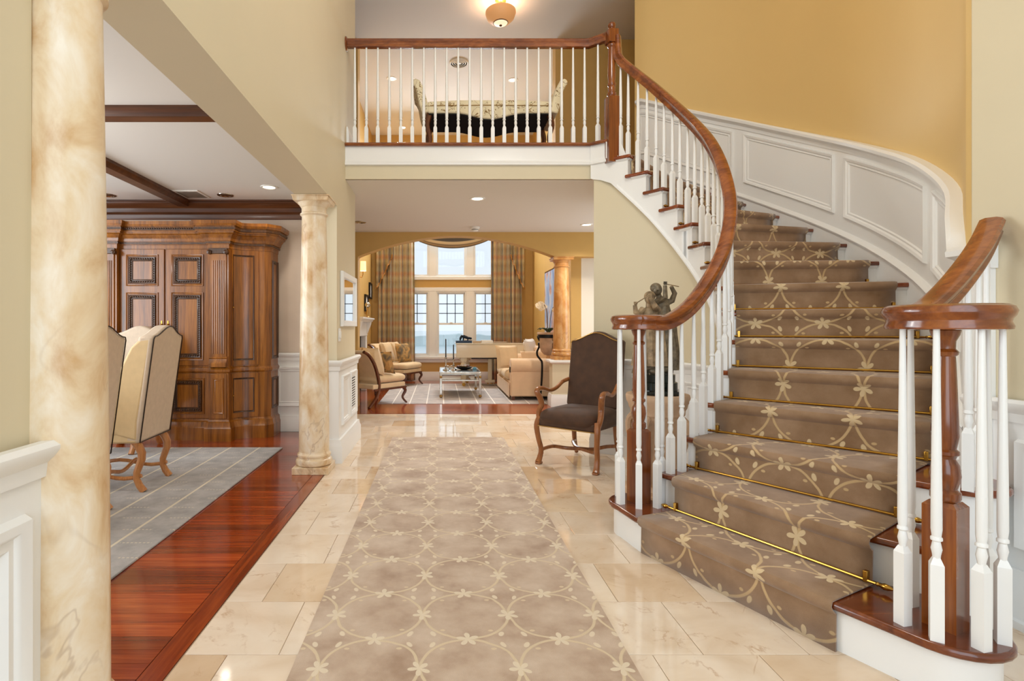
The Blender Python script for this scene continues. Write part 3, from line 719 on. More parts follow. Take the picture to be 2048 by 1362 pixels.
# wall under the stair, following the well
mb=MB(); wn=[2.5+k*0.25 for k in range(55)]
P=[(*inner(min(n,16),0.05),max(0.001,min(n,16)*RZ-DEP)) for n in wn if n<=16.0]
P+=[(1.45,5.09,2.56)]
vs=[];fs=[]
for x,y,z in P: vs+=[(x,y,0),(x,y,z+0.02)]
for i in range(len(P)-1): fs.append((2*i,2*i+2,2*i+3,2*i+1))
m0=len(vs); vs+=[(1.45,5.09,0),(1.45,5.09,2.575),(2.16,6.14,0),(2.16,6.14,2.575),(2.34,6.27,0),(2.34,6.27,2.575)]; fs+=[(m0,m0+2,m0+3,m0+1),(m0+2,m0+4,m0+5,m0+3)]
w=MB().add(vs,fs).build('wall_stair_inner',M['wall'],ang=50); struct('','curved beige wall under the stair behind the statue',w)
wp=[(x,y) for x,y,z in P if z>0.0 ]
lo=[(x,y,min(0.80,z)) for x,y,z in P]
vs=[];fs=[]
for x,y,z in lo: vs+=[(x,y,0.0),(x,y,z)]
mbw=MB(); 
W2=[]
for k,n in enumerate([2.5+k*0.25 for k in range(55)]):
    if n<=16: p=inner(n,0.04); W2.append((p.x,p.y,min(0.80,max(0.001,n*RZ-DEP))))
W2.append((1.437,5.09,0.80)); vs=[];fs=[]
for x,y,z in W2: vs+=[(x,y,0),(x,y,z)]
for i in range(len(W2)-1): fs.append((2*i,2*i+2,2*i+3,2*i+1))
MB().add(vs,fs).build('wainscot_board',M['white'],w,ang=50)
pp=[(*inner(7.3+k*0.25,0.045),0) for k in range(35)]+[(1.435,5.09,0)]
MB().sweep(pp,[(-a,b) for a,b in RAIL]).build('chair_rail',M['white'],w)
pp=[(*inner(3.5+k*0.25,0.045),0) for k in range(50)]+[(1.435,5.09,0),(1.55,5.30,0)]
MB().sweep(pp,[(-a,b) for a,b in BASE]).build('baseboard',M['white'],w)
def innerS(n,b,d):
    p=inner(n,0.04-d); return (p.x,p.y,b)
for a0,a1 in ((9.2,11.8),(12.4,15.0)):
    mb=MB(); frame_on(mb,innerS,a0,a1,0.28,0.73,0.05,0.016,8,asc=5.7); mb.build('panel_moulding',M['white'],w)

# outer curved wall (double height) with raked wainscot
vs=[];fs=[]
ns=[4+k*0.25 for k in range(49)]
pts=[Vector((2.312,2.325))]+[outer(n) for n in ns]+[Vector((2.20,6.10))]
for p in pts: vs+=[(p.x,p.y,0),(p.x,p.y,5.45)]
for i in range(len(pts)-1): fs.append((2*i,2*i+1,2*i+3,2*i+2))
m0=len(vs); vs+=[(2.2,6.1,0),(2.2,6.1,5.45),(2.34,6.26,0),(2.34,6.26,5.45)]; fs.append((m0,m0+1,m0+3,m0+2))
w=MB().add(vs,fs).build('wall_stair_outer',M['wall_warm_lit'],ang=60); struct('','tall curved hall wall wrapping the stair, lamp warmth put into its colour',w)
def wallpt(n,off):
    if n<=16: return outer(n,off)
    p=outer(16,off); q=Vector((2.20,6.10))-O[16]; return p+q*((n-16)/0.4)
def wz(n): return min(n,16.0)*RZ
NN=[3.75+0.25*k for k in range(51)]
def wp_(n,off):
    return Vector((2.30,2.345)) if n<4 else wallpt(n,off)
vs=[];fs=[]
for n in NN:
    p=wp_(n,0.012); vs+=[(p.x,p.y,max(0,wz(n)-0.6)),(p.x,p.y,wz(n)+0.76)]
for i in range(len(NN)-1): fs.append((2*i,2*i+1,2*i+3,2*i+2))
MB().add(vs,fs).build('wainscot_board',M['white'],w,ang=60)
CAP=[(0.06,0.70),(-0.008,0.70),(-0.012,0.735),(-0.028,0.75),(-0.05,0.762),(-0.052,0.785),(-0.035,0.80),(0.06,0.80)]
cp=[(2.268,2.215,0.715),(2.268,2.348,0.715)]+[(*wp_(n,0.012),wz(n)) for n in NN[1:]]
MB().sweep(cp,CAP).build('cap_rail',M['white'],w)
MB().box(2.268,2.29,2.225,2.342,0.5,1.45).build('cap_return',M['white'],w)
SKIRT=[(0,-0.55),(-0.018,-0.55),(-0.018,0.035),(-0.03,0.04),(-0.034,0.052),(-0.022,0.066),(-0.012,0.075),(0,0.08)]
sk=[(*wp_(n,0.012),max(0.56,wz(n))) for n in NN]
MB().sweep(sk,SKIRT).build('skirt_board',M['white'],w)
def rakeS(n,b,d):
    p=wallpt(n,0.012+d); return (p.x,p.y,wz(n)+b)
for a0,a1 in ((4.75,7.22),(7.48,10.12),(10.42,13.1),(13.4,16.2)):
    mb=MB(); frame_on(mb,rakeS,a0,a1,0.19,0.665,0.055,0.02,12,asc=2.6); mb.build('panel_moulding',M['white'],w,ang=30)

# landing edge: nosing, white fascia, gold band
LP=[(-0.896,5.11,0),(1.42,5.11,0),(1.575,4.985,0)]
ld=MB().sweep(LP,[(-0.35,2.88),(0.03,2.88),(0.04,2.889),(0.04,2.903),(0.03,2.912),(-0.35,2.912)]).build('trim_landing_nosing',M['rail_wood_x'],bevel=0.003); struct('','oak nosing along the landing edge',ld)
ld=MB().sweep(LP,[(-0.03,2.70),(0.008,2.70),(0.022,2.706),(0.022,2.722),(0.012,2.735),(0.006,2.76),(0.006,2.88),(-0.03,2.88)]).build('trim_landing_fascia',M['white']); struct('','white fascia board below the balcony railing',ld)
ld=MB().sweep([(-0.896,5.11,0),(1.45,5.11,0)],[(-0.03,2.575),(0.0,2.575),(0.0,2.70),(-0.03,2.70)]).build('trim_landing_band',M['wall']); struct('','beige band under the balcony fascia',ld)
ld=MB().prism([(-0.9,5.12),(1.40,5.12),(1.585,5.0),(2.25,6.0),(2.2,6.1),(2.2,7.95),(-0.9,7.95)],2.87,2.9115).build('floor_landing',M['tread_wood']); struct('','landing floor at the top of the stair',ld)

# ------------------------------------------------------------------ stair runner carpet
mrg={1:None}
def ends(n):
    if n==1: return Vector((1.032,2.80)),Vector((1.413,1.942))
    if n==2: return Vector((1.242,2.88)),Vector((1.637,2.055))
    w=(O[n]-I[n]).length
    if n==3: return I[3]+D[3]*0.085,I[3]+D[3]*1.01
    if n==4: return I[4]+D[4]*0.085,I[4]+D[4]*1.02
    return I[n]+D[n]*0.085,O[n]-D[n]*0.095
prof=[]   # (left pt, right pt, z)
for n in range(1,17):
    L,R=ends(n); u=-UPH[n]
    if n<=3:
        pass
    zb=(n-1)*RZ+(0.012 if n>1 else 0.0); zt=n*RZ
    for fw,z in ((-0.012,zb),(-0.014,zt-0.05),(0.004,zt-0.036),(0.014,zt-0.018),(0.006,zt+0.006),(-0.02,zt+0.012)):
        prof.append((L+u*fw,R+u*fw,z))
    if n==16:
        prof.append((L-u*0.6,R-u*0.6,zt+0.012))
NU=8; vs=[];fs=[];uv=[]; acc=0
for i,(L,R,z) in enumerate(prof):
    if i: acc+=(((L+R)/2-(prof[i-1][0]+prof[i-1][1])/2).length**2+(z-prof[i-1][2])**2)**0.5
    wd=(R-L).length
    for k in range(NU+1):
        p=L+(R-L)*(k/NU); vs.append((p.x,p.y,z)); uv.append(((k/NU-0.5)*wd+0.18,acc))
for i in range(len(prof)-1):
    for k in range(NU):
        a=i*(NU+1)+k; fs.append((a,a+1,a+NU+2,a+NU+1))
def uvmesh(name,vs,fs,uv,m,thick=0):
    me=bpy.data.meshes.new(name); me.from_pydata(vs,[],fs); l=me.uv_layers.new(name='UVMap')
    for poly in me.polygons:
        for li in poly.loop_indices: l.data[li].uv=uv[me.loops[li].vertex_index]
    me.materials.append(m)
    for p in me.polygons: p.use_smooth=True
    me.set_sharp_from_angle(angle=math.radians(50)); me.update()
    o=link(name,me)
    if thick:
        s=o.modifiers.new('solid','SOLIDIFY'); s.thickness=thick; s.offset=-1
    return o
run=uvmesh('stair_runner',vs,fs,uv,M['vine_stair'],0.009); tag(run,'taupe stair carpet runner with cream vine and lily pattern','carpet')

# brass rods
ordn=['','','second','third','fourth','fifth','sixth','seventh','eighth','ninth','tenth','eleventh','twelfth','thirteenth','fourteenth','fifteenth']
for n in range(2,14):
    L,R=ends(n); u=-UPH[n]; d=(R-L).normalized(); z=(n-1)*RZ+0.022
    a=L+u*0.0-d*0.02; b=R+u*0.0+d*0.02; mid=(a+b)/2; half=(b-a).length/2
    t=thing('stair_rod','brass carpet rod at the foot of the %s riser'%ordn[n],'carpet rod',(mid.x,mid.y,z),math.atan2(d.y,d.x),'brass stair rods')
    MB().tube([(-half,0,0),(half,0,0)],0.006,8).build('rod',M['brass'],t)
    for s in (-1,1):
        mb=MB(); mb.M=Matrix.Translation((s*half,0,0))@Matrix.Rotation(s*PI/2,4,'Y')
        mb.lathe([(0.004,0),(0.009,0.004),(0.006,0.01),(0.008,0.016),(0.0125,0.026),(0.0115,0.038),(0.006,0.05),(0.002,0.056)],n=10); mb.build('finial',M['brass'],t)
        MB().box(s*(half-0.035)-0.008,s*(half-0.035)+0.008,-0.006,0.014,-0.008,0.035).build('bracket',M['brass'],t,0.002)

# ------------------------------------------------------------------ balusters and rails
bal_cache={}
RAILP_=None
def baluster(parent,x,y,z0,z1,blk=0.24,rz=0,w=0.034):
    H=round(z1-z0,2); key=(H,round(blk,2),w)
    if key not in bal_cache:
        mb=MB(); h=w/2
        mb.frustum((-h,h,-h,h),0,(-h,h,-h,h),blk); mb.frustum((-h,h,-h,h),blk,(-h*0.5,h*0.5,-h*0.5,h*0.5),blk+0.022)
        b=blk+0.02; mb.lathe([(0.010,b),(0.011,b+0.01),(0.0145,b+0.028),(0.0115,b+0.045),(0.010,b+0.052),(0.0155,b+0.056),(0.0155,b+0.064),(0.012,b+0.068),(0.0145,b+0.09),(0.0142,b+0.2),(0.0085,H)],n=10)
        me=mb.data('baluster'); finish(me,M['white'],40); bal_cache[key]=me
    o=link('baluster',bal_cache[key],parent); o.location=(x,y,z0); o.rotation_euler=(0,0,rz); return o
RAILP=[(-0.012,-0.036),(0.012,-0.036),(0.022,-0.034),(0.024,-0.026),(0.020,-0.016),(0.022,-0.006),(0.031,0.004),(0.034,0.016),(0.028,0.028),(0.014,0.034),(-0.014,0.034),(-0.028,0.028),(-0.034,0.016),(-0.031,0.004),(-0.022,-0.006),(-0.020,-0.016),(-0.024,-0.026),(-0.022,-0.034)]
RAILP=[(a*1.22,b*1.16) for a,b in RAILP]
def newel_lower(parent,x,y,z0,z1,rz):
    H=z1-z0
    mb=MB().at((x,y,z0),rz); mb.box(-0.045,0.045,-0.045,0.045,0,0.40); mb.frustum((-0.045,0.045,-0.045,0.045),0.40,(-0.032,0.032,-0.032,0.032),0.415)
    mb.lathe([(0.030,0.41),(0.040,0.425),(0.040,0.445),(0.030,0.455),(0.034,0.47),(0.040,0.50),(0.036,0.535),(0.026,0.555),(0.030,0.565),(0.036,0.57),(0.036,0.58),(0.028,0.588),(0.035,0.63),(0.033,0.70),(0.027,H-0.12),(0.026,H-0.10),(0.032,H-0.095),(0.034,H-0.085),(0.026,H-0.075),(0.027,H-0.05),(0.036,H-0.03),(0.040,H-0.015),(0.030,H)],n=20)
    return mb.build('newel_post',M['rail_wood'],parent,ang=40)
def volute(parent,c,r,z,start_ang,name='volute'):
    mb=MB(); k=1.17
    mb.lathe([(a,z+b*k) for a,b in ((0.02,-0.036),(r-0.022,-0.036),(r-0.010,-0.034),(r-0.008,-0.026),(r-0.014,-0.014),(r-0.012,-0.006),(r-0.004,0.004),(r,0.016),(r-0.006,0.028),(r-0.02,0.034),(0.02,0.034))],(c[0],c[1],0),n=40)
    return mb.build(name,M['rail_wood_x'],parent,ang=40)
# inner stair rail
ir=thing('stair_railing','curved oak stair handrail with white balusters rising from the near volute','railing',(0,0,0))
RZC={2.0:1.20,3:1.285,4:1.435,5:1.61,6:1.795,7:1.985,8:2.18,9:2.375,10:2.57,11:2.755,12:2.94,13:3.125,14:3.31,15:3.50}
rp=[Vector((1.02,2.985,1.20)),Vector((1.13,2.985,1.20))]
ctrl=[Vector((1.09,2.958,1.20)),Vector((1.14,2.962,1.20))]
for n in range(2,16):
    p=inner(n+0.05,0.05); ctrl.append(Vector((p.x,p.y,RZC[n])))
p=inner(15.55,0.05); ctrl.append(Vector((p.x,p.y,3.60)))
path=catmull(ctrl,6)
goose=[Vector((1.632,4.955,3.66)),Vector((1.625,4.965,3.74)),Vector((1.624,4.968,3.80)),Vector((1.622,4.970,3.845))]
full=path+goose
def railsweep(name,path,parent,m):
    """rail profile perpendicular to the path, horizontal right vector"""
    mb=MB(); P=[Vector(p) for p in path]; n=len(RAILP); vs=[];fs=[]; pr=None
    for i,p in enumerate(P):
        t=(P[min(i+1,len(P)-1)]-P[max(i-1,0)]).normalized(); h=Vector((t.x,t.y,0))
        right=Vector((h.y,-h.x,0)).normalized() if h.length>0.15 else pr
        pr=right; up=right.cross(t).normalized()
        if up.z<0 and abs(up.z)>0.2: up=-up
        for q in RAILP: vs.append(tuple(p+right*q[0]+up*q[1]))
    for i in range(len(P)-1):
        for k in range(n):
            k2=(k+1)%n; fs.append((i*n+k,(i+1)*n+k,(i+1)*n+k2,i*n+k2))
    fs.append(tuple(range(n))); fs.append(tuple((len(P)-1)*n+k for k in range(n-1,-1,-1)))
    return mb.add(vs,fs).build(name,m,parent,ang=40)
railsweep('handrail',full,ir,M['rail_wood_x'])
volute(ir,VL,0.155,1.20,0)
def railz(n):
    k=min(int(n),14); k=max(k,2); return RZC[k]+(RZC[k+1]-RZC[k])*(n-k)
for n in range(2,16):
    for fr,ex in ((0.22,0.0),(0.70,0.085)):
        if n==15 and fr>0.5: fr=0.62
        p=inner(n+fr,0.055); d=inner(n+fr+0.1,0)-inner(n+fr,0)
        baluster(ir,p.x,p.y,n*RZ,(railz(n+fr-0.05) if n<15 else (3.535 if fr<0.5 else 3.60))-0.03,0.20+ex,math.atan2(d.y,d.x))
for a in (200,250,300,350,55,130):
    x=VL[0]+0.125*math.cos(math.radians(a)); y=VL[1]+0.125*math.sin(math.radians(a)); baluster(ir,x,y,RZ,1.17,0.24,math.radians(a))
newel_lower(ir,VL[0],VL[1],RZ,1.17,0.4)
# near right rail
rr=thing('stair_railing','short oak handrail with large volute and white balusters at right wall','railing',(0,0,0))
ctrl=[Vector((1.60,1.90,1.205)),Vector((1.68,1.925,1.208)),Vector((1.78,1.965,1.235)),Vector((1.90,2.01,1.31)),Vector((2.03,2.07,1.405)),Vector((2.14,2.13,1.49)),Vector((2.255,2.205,1.585))]
rpath=catmull(ctrl,8); railsweep('handrail',rpath,rr,M['rail_wood_x'])
volute(rr,VR,0.168,1.205,0)
for a in (175,218,265,312,357,90):
    x=VR[0]+0.132*math.cos(math.radians(a)); y=VR[1]+0.132*math.sin(math.radians(a)); baluster(rr,x,y,RZ,1.175,0.24,math.radians(a)+0.3)
def rz_at(p):
    q=min(rpath,key=lambda v:(v.x-p[0])**2+(v.y-p[1])**2); return q.z-0.03
for (x,y,n) in ((1.83,1.985,2),(1.92,2.02,2),(2.02,2.065,3),(2.11,2.115,3),(2.195,2.17,3)):
    baluster(rr,x,y,n*RZ,rz_at((x,y)),0.24 if n==2 else 0.22,0.7)
newel_lower(rr,VR[0],VR[1],RZ,1.175,0.45)
# balcony rail
br=thing('balcony_railing','straight oak balcony handrail with white balusters above the hall','railing',(0,0,0))
MB().sweep([(-0.895,5.14,3.872),(1.415,5.14,3.872),(1.56,5.02,3.872)],RAILP).build('handrail',M['rail_wood_x'],br,ang=40)
mb=MB(); mb.M=Matrix.Translation((-0.896,5.14,3.87))@Matrix.Rotation(PI/2,4,'Y'); mb.lathe([(0.065,0),(0.065,0.008),(0.055,0.016),(0.03,0.02)],n=24); mb.build('rosette',M['rail_wood_x'],br)
for k in range(22):
    x=-0.81+k*0.1093
    if x<1.42: baluster(br,x,5.14,2.912,3.842,0.155,0)
    else: baluster(br,1.487,5.085,2.912,3.842,0.155,0.7)
mb=MB().at((1.585,4.985,2.69),0.15); 
mb.box(-0.05,0.05,-0.05,0.05,0,0.60); mb.frustum((-0.05,0.05,-0.05,0.05),0.60,(-0.035,0.035,-0.035,0.035),0.615)
mb.lathe([(0.034,0.61),(0.042,0.62),(0.042,0.64),(0.03,0.65),(0.034,0.68),(0.03,0.70),(0.038,0.71),(0.038,0.73),(0.03,0.735),(0.036,0.80),(0.03,1.02),(0.03,1.06),(0.04,1.07),(0.042,1.085),(0.034,1.10)],n=20)
mb.box(-0.046,0.046,-0.046,0.046,1.10,1.22); mb.lathe([(0.03,1.22),(0.032,1.232),(0.026,1.24),(0.034,1.25),(0.036,1.27),(0.03,1.288),(0.015,1.298),(0.003,1.30)],n=20)
mb.build('newel_post',M['rail_wood'],br,ang=40)
# ================================================================== FOYER AND DINING THINGS
def column(label,loc,H,rb,rt,m,plinth=0.29,group=None):
    t=thing('marble_column',label,'column',loc,0,group); p=plinth/2
    MB().box(-p,p,-p,p,0,0.055).build('plinth',m,t,0.004)
    MB().lathe([(rb+0.008,0.055),(rb+0.022,0.065),(rb+0.026,0.085),(rb+0.020,0.105),(rb+0.006,0.115),(rb+0.006,0.125),(rb+0.013,0.133),(rb+0.013,0.145),(rb+0.003,0.155),(rb,0.165)],n=40).build('base',m,t)
    z0,z1=0.165,H-0.155
    pr=[]
    for k in range(13):
        u=k/12; r=rb+(rt-rb)*(u**1.6); pr.append((r,z0+(z1-z0)*u))
    MB().lathe(pr,n=40).build('shaft',m,t)
    MB().lathe([(rt,z1),(rt+0.004,z1+0.004),(rt+0.014,z1+0.012),(rt+0.014,z1+0.022),(rt+0.002,z1+0.03),(rt+0.002,z1+0.07),(rt+0.008,z1+0.074),(rt+0.012,z1+0.082),(rt+0.034,z1+0.11)],n=40).build('capital',m,t)
    q=rt+0.04; MB().frustum((-q,q,-q,q),z1+0.11,(-q-0.006,q+0.006,-q-0.006,q+0.006),H-0.012).box(-q-0.012,q+0.012,-q-0.012,q+0.012,H-0.012,H-0.001).build('abacus',m,t,0.003)
    return t
column('cream marble column standing full height beyond the dining chairs',(-1.03,4.42,0),2.227,0.122,0.098,M['marble_col'])
column('large cream marble column close by at the left edge',(-1.035,1.47,0),2.227,0.120,0.100,M['marble_col'])
column('amber marble column standing on the low wall by the orchid',(1.82,8.09,0.69),1.525,0.125,0.105,M['marble_col2'],0.27)

# ---- hall runner
x0,x1,y0,y1=-0.505,0.67,0.9,5.72; vs=[];uv=[];fs=[]
for (x,y) in ((x0,y0),(x1,y0),(x1,y1),(x0,y1)): vs.append((x,y,0.010)); uv.append((x+0.07,y+0.06))
i0=len(vs)
for (x,y) in ((x0,y0),(x1,y0),(x1,y1),(x0,y1)): vs.append((x-0.004*(1 if x<0 else -1),y,0.001)); uv.append((x+0.07,y+0.06))
fs=[(0,1,2,3)]+[(i,i+4,(i+1)%4+4,(i+1)%4) for i in range(4)]
hr=uvmesh('hall_runner',vs,fs,uv,M['vine_hall']); tag(hr,'long beige hall carpet with cream vine circles down the marble floor','carpet')
rg=MB().box(-4.6+3.0,-1.52+3.0,1.0-3,5.22-3,0,0.012).build('dining_rug',M['rug_grey'],bevel=0.004); rg.location=(-3.0,3.0,0.0005); tag(rg,'grey rug with cream lines under the dining chairs','rug')

# ---- armoire
ar=thing('armoire','large carved walnut armoire against the dining room wall','armoire',(-2.86,5.57,0))
half=[(0.0,0.06),(0.475,0.06),(0.475,0.0),(0.68,0.0),(0.68,0.045)]
bow=[(0.68+0.27*(1-math.cos(t)),0.045+0.15*math.sin(t)) for t in [PI/2*k/8 for k in range(9)]]
plan=half+bow[1:]+[(0.985,0.197),(1.035,0.26),(1.035,0.51)]
def full(pl): return [(-x,y) for x,y in pl[::-1]]+pl[1:]
pf=full(plan)
body_poly=pf
MB().prism(body_poly,0.2,2.02).build('carcass',M['armoire'],ar,ang=30)
path3=[(x,y,0) for x,y in pf]
def swp(prof,name,m):  # profile out = towards the room: left-to-right travel along the front, room is on the right
    return MB().sweep(path3,prof).build(name,m,ar,ang=18)
swp([(-0.03,0.0),(0.035,0.0),(0.035,0.13),(0.026,0.15),(0.02,0.19),(0.008,0.2),(0.0,0.215),(-0.03,0.215)],'plinth',M['armoire'])
swp([(-0.02,0.70),(0.006,0.70),(0.018,0.715),(0.018,0.735),(0.008,0.75),(0,0.76),(-0.02,0.76)],'waist_moulding',M['armoire'])
swp([(-0.02,1.99),(0.006,1.99),(0.006,2.028),(0.02,2.03),(0.02,2.058),(0.032,2.06),(0.040,2.09),(0.065,2.125),(0.082,2.135),(0.082,2.15),(0.098,2.152),(0.098,2.20),(0.114,2.202),(0.126,2.225),(0.126,2.256),(-0.02,2.256)],'cornice',M['armoire'])
swp([(0.015,2.034),(0.028,2.037),(0.028,2.052),(0.015,2.055)],'carved_bead',M['armoire_dark'])
swp([(0.090,2.162),(0.108,2.168),(0.108,2.188),(0.090,2.194)],'carved_bead',M['armoire_dark'])
# lozenge beads along cornice front
mb=MB()
for k in range(40):
    mb.sphere((-0.46+k*0.0236,-0.052,2.184),0.0085,6,4)
mb.build('carved_bead',M['armoire_dark'],ar)['kind']='stuff'
def yF(y): return lambda a,b,d:(a,y-d,b)
def panel(parent,x0,x1,z0,z1,y,carve=0.045):
    mb=MB(); frame_on(mb,yF(y),x0,x1,z0,z1,0.022,0.012); mb.build('panel_moulding',M['armoire'],parent)
    mb=MB(); frame_on(mb,yF(y),x0+0.026,x1-0.026,z0+0.026,z1-0.026,carve,0.016)
    # rope beads on the carved band
    def beads(xa,za,xb,zb):
        L=math.hypot(xb-xa,zb-za); k=max(2,int(L/0.022))
        for i in range(k):
            t=(i+0.5)/k; mb.sphere((xa+(xb-xa)*t,y-0.014,za+(zb-za)*t),0.009,6,4)
    c=0.026+carve*0.45
    beads(x0+c,z0+c,x1-c,z0+c); beads(x0+c,z1-c,x1-c,z1-c); beads(x0+c,z0+c,x0+c,z1-c); beads(x1-c,z0+c,x1-c,z1-c)
    mb.build('carved_frame',M['armoire_dark'],parent,ang=50)
for s in (-1,1):
    xa,xb=(0.008,0.462) if s>0 else (-0.462,-0.008)
    d=MB().box(xa,xb,0.045,0.062,0.775,1.985).build('door',M['armoire'],ar,0.004)
    panel(d,xa+0.06,xb-0.06,1.60,1.93,0.045); panel(d,xa+0.06,xb-0.06,0.83,1.535,0.045)
    hx=xa+0.025 if s>0 else xb-0.025
    MB().sphere((hx,0.030,1.20),0.010,10,8).box(hx-0.006,hx+0.006,0.040,0.046,1.16,1.24).build('escutcheon',M['brass'],d)
    d=MB().box(xa,xb,0.045,0.062,0.225,0.69).build('door',M['armoire'],ar,0.004)
    panel(d,xa+0.05,xb-0.05,0.27,0.645,0.045)
    # fluted pilasters
    px=s*0.578
    p=MB().box(px-0.082,px+0.082,-0.014,0.0,0.79,1.93).build('pilaster',M['armoire'],ar,0.003)
    for k in range(6):
        x=px-0.055+k*0.022; MB().tube([(x,-0.014,0.90),(x,-0.014,1.86)],0.0075,8).build('flute',M['armoire'],p)
    mb=MB().box(px-0.095,px+0.095,-0.028,0,1.93,1.985)
    for q in (-1,1):
        mb.M=Matrix.Translation((px+q*0.085,-0.03,1.945))@Matrix.Rotation(PI/2,4,'X'); mb.lathe([(0.024,-0.03),(0.024,0.012),(0.014,0.016),(0.014,0.02),(0.006,0.024)],n=14); mb.M=Matrix.Identity(4)
    mb.build('capital',M['armoire_dark'],p,0.003)
    MB().sweep([(px-0.09,-0.0,0),(px+0.09,-0.0,0)],[(0,0.765),(0.045,0.765),(0.045,0.80),(0.03,0.82),(0.022,0.845),(0.03,0.855),(0.018,0.87),(0,0.87)]).build('pilaster_base',M['armoire'],p)
    p2=MB().box(px-0.082,px+0.082,-0.012,0,0.23,0.69).build('pilaster',M['armoire'],ar,0.003)
    mb=MB(); frame_on(mb,yF(-0.012),px-0.055,px+0.055,0.28,0.65,0.03,0.012); mb.build('panel_moulding',M['armoire'],p2)
    # bowed side doors
    for (z0,z1) in ((0.775,1.985),(0.225,0.69)):
        def bowS(a,b,dd,s=s):
            t=max(0,min(PI/2,a)); x=0.68+0.27*(1-math.cos(t)); y=0.045+0.15*math.sin(t); q=math.hypot(0.15*math.cos(t),0.27*math.sin(t)); nx,ny=0.15*math.cos(t)/q,-0.27*math.sin(t)/q
            if t>=PI/2-1e-6: pass
            return (s*(x+nx*dd),y+ny*dd,b)
        mb=MB(); vs=[];fs=[]
        for k in range(13):
            a=0.06+1.42*k/12; vs+=[bowS(a,z0,0.014),bowS(a,z1,0.014),bowS(a,z0,0.0),bowS(a,z1,0.0)]
        for k in range(12): b=4*k; fs+=[(b,b+4,b+5,b+1),(b+2,b+3,b+7,b+6),(b+1,b+5,b+7,b+3),(b,b+2,b+6,b+4)]
        fs+=[(0,1,3,2),(48,50,51,49)]
        dd=mb.add(vs,fs).build('door',M['armoire'],ar,ang=40)
        mb=MB(); frame_on(mb,lambda a,b,d,f=bowS:f(a,b,0.014+d),0.2,1.32,z0+0.05,z1-0.05,0.018,0.008,8,asc=3.4); mb.build('panel_moulding',M['armoire_dark'],dd)
        p=bowS(0.14,(z0+z1)/2,0.025); MB().sphere(p,0.008,8,6).build('knob',M['brass'],dd)
    # side panels
    for (z0,z1) in ((0.83,1.90),(0.29,0.63)):
        mb=MB(); frame_on(mb,lambda a,b,d,s=s:(s*(1.035+d),a,b),0.30,0.49,z0,z1,0.035,0.015); mb.build('panel_moulding',M['armoire_dark'],ar)

# ---- dining chairs
def cab(p0,p1,bow,r0,r1,n=9,dirv=(0,-1)):
    """S-curved leg from p0 (top) to p1 (foot)"""
    pts=[];rs=[]
    for k in range(n):
        t=k/(n-1); s=math.sin(2*PI*t)*bow
        pts.append((p0[0]+(p1[0]-p0[0])*t+dirv[0]*s,p0[1]+(p1[1]-p0[1])*t+dirv[1]*s,p0[2]+(p1[2]-p0[2])*t)); rs.append(r0+(r1-r0)*t)
    rs[-1]=r1*1.25; rs[-2]=r1*1.2
    return pts,rs
def camel(w,zb,zt,rise,n=14,taper=0.0):
    """outline of a camel back in xz: bottom zb, shoulders zt, crown zt+rise"""
    pts=[(-w/2+taper,zb),(w/2-taper,zb),(w/2,zt-0.02),(w/2-0.012,zt)]
    for k in range(1,n):
        t=k/n; x=w/2-0.012-(w-0.024)*t; pts.append((x,zt+rise*math.sin(PI*t)**2))
    pts+=[(-w/2+0.012,zt),(-w/2,zt-0.02)]
    return pts
def shear_back(mb_pts,rake,z0): return mb_pts
def rot_slab(mb,poly,y0,y1,rake,z0):
    """xz polygon extruded between y0,y1 and leaned back by rake (dy/dz) above z0"""
    n=len(poly); f=lambda z:max(0,z-z0)*rake
    vs=[(p[0],y0+f(p[1]),p[1]) for p in poly]+[(p[0],y1+f(p[1]),p[1]) for p in poly]
    fs=[tuple(range(n-1,-1,-1)),tuple(range(n,2*n))]+[(i,(i+1)%n,n+(i+1)%n,n+i) for i in range(n)]
    mb.add(vs,fs)
def dining_chair(label,loc,rz):
    t=thing('dining_chair',label,'chair',loc,rz,'upholstered dining chairs')
    MB().cushion(-0.25,0.25,-0.27,0.22,0.36,0.50,0.3).box(-0.245,0.245,-0.26,0.24,0.345,0.43).build('seat',M['linen_gold_lit'],t,0.015)
    mb=MB(); rot_slab(mb,camel(0.50,0.345,1.10,0.075,taper=0.005),0.15,0.255,0.14,0.40); bk=mb.build('backrest',M['linen'],t,0.022,seg=3)
    # wings: padded sides that sweep forward
    for s in (-1,1):
        pr=[(0.24,0.36),(0.10,0.40),(0.02,0.55),(0.04,0.72),(0.10,0.88),(0.16,1.02),(0.22,1.08),(0.30,1.09),(0.24,0.5)]
        MB().slab([(y+max(0,z-0.4)*0.06,z) for y,z in pr],'x',s*0.25-(0.05 if s>0 else 0.0),s*0.25+(0.0 if s>0 else 0.05)).build('wing',M['linen_gold_lit'],t,0.018,seg=3)
    # nailhead trim outlining the outside back
    o=camel(0.478,0.352,1.095,0.073)
    MB().tube([(x,0.258+max(0,z-0.40)*0.14,z) for x,z in o]+[(o[0][0],0.258,o[0][1])],0.0042,6).build('nailhead_trim',M['nail'],t)
    for s in (-1,1):
        p,r=cab((s*0.20,0.20,0.36),(s*0.205,0.27,0.0),0.035,0.030,0.020,dirv=(0,1)); MB().tube(p,r,10).build('leg',M['honey'],t)
        p,r=cab((s*0.21,-0.22,0.36),(s*0.21,-0.25,0.0),0.035,0.030,0.020,dirv=(0,-1)); MB().tube(p,r,10).build('leg',M['honey'],t)
        pp=[(s*0.20,-0.22+0.47*k/8,0.11+0.02*math.sin(2*PI*k/8)) for k in range(9)]; MB().tube(pp,0.014,8).build('stretcher',M['honey'],t)
    MB().tube([(-0.2+0.4*k/8,0.02,0.115+0.02*math.cos(2*PI*k/8)) for k in range(9)],0.014,8).build('stretcher',M['honey'],t)
    return t
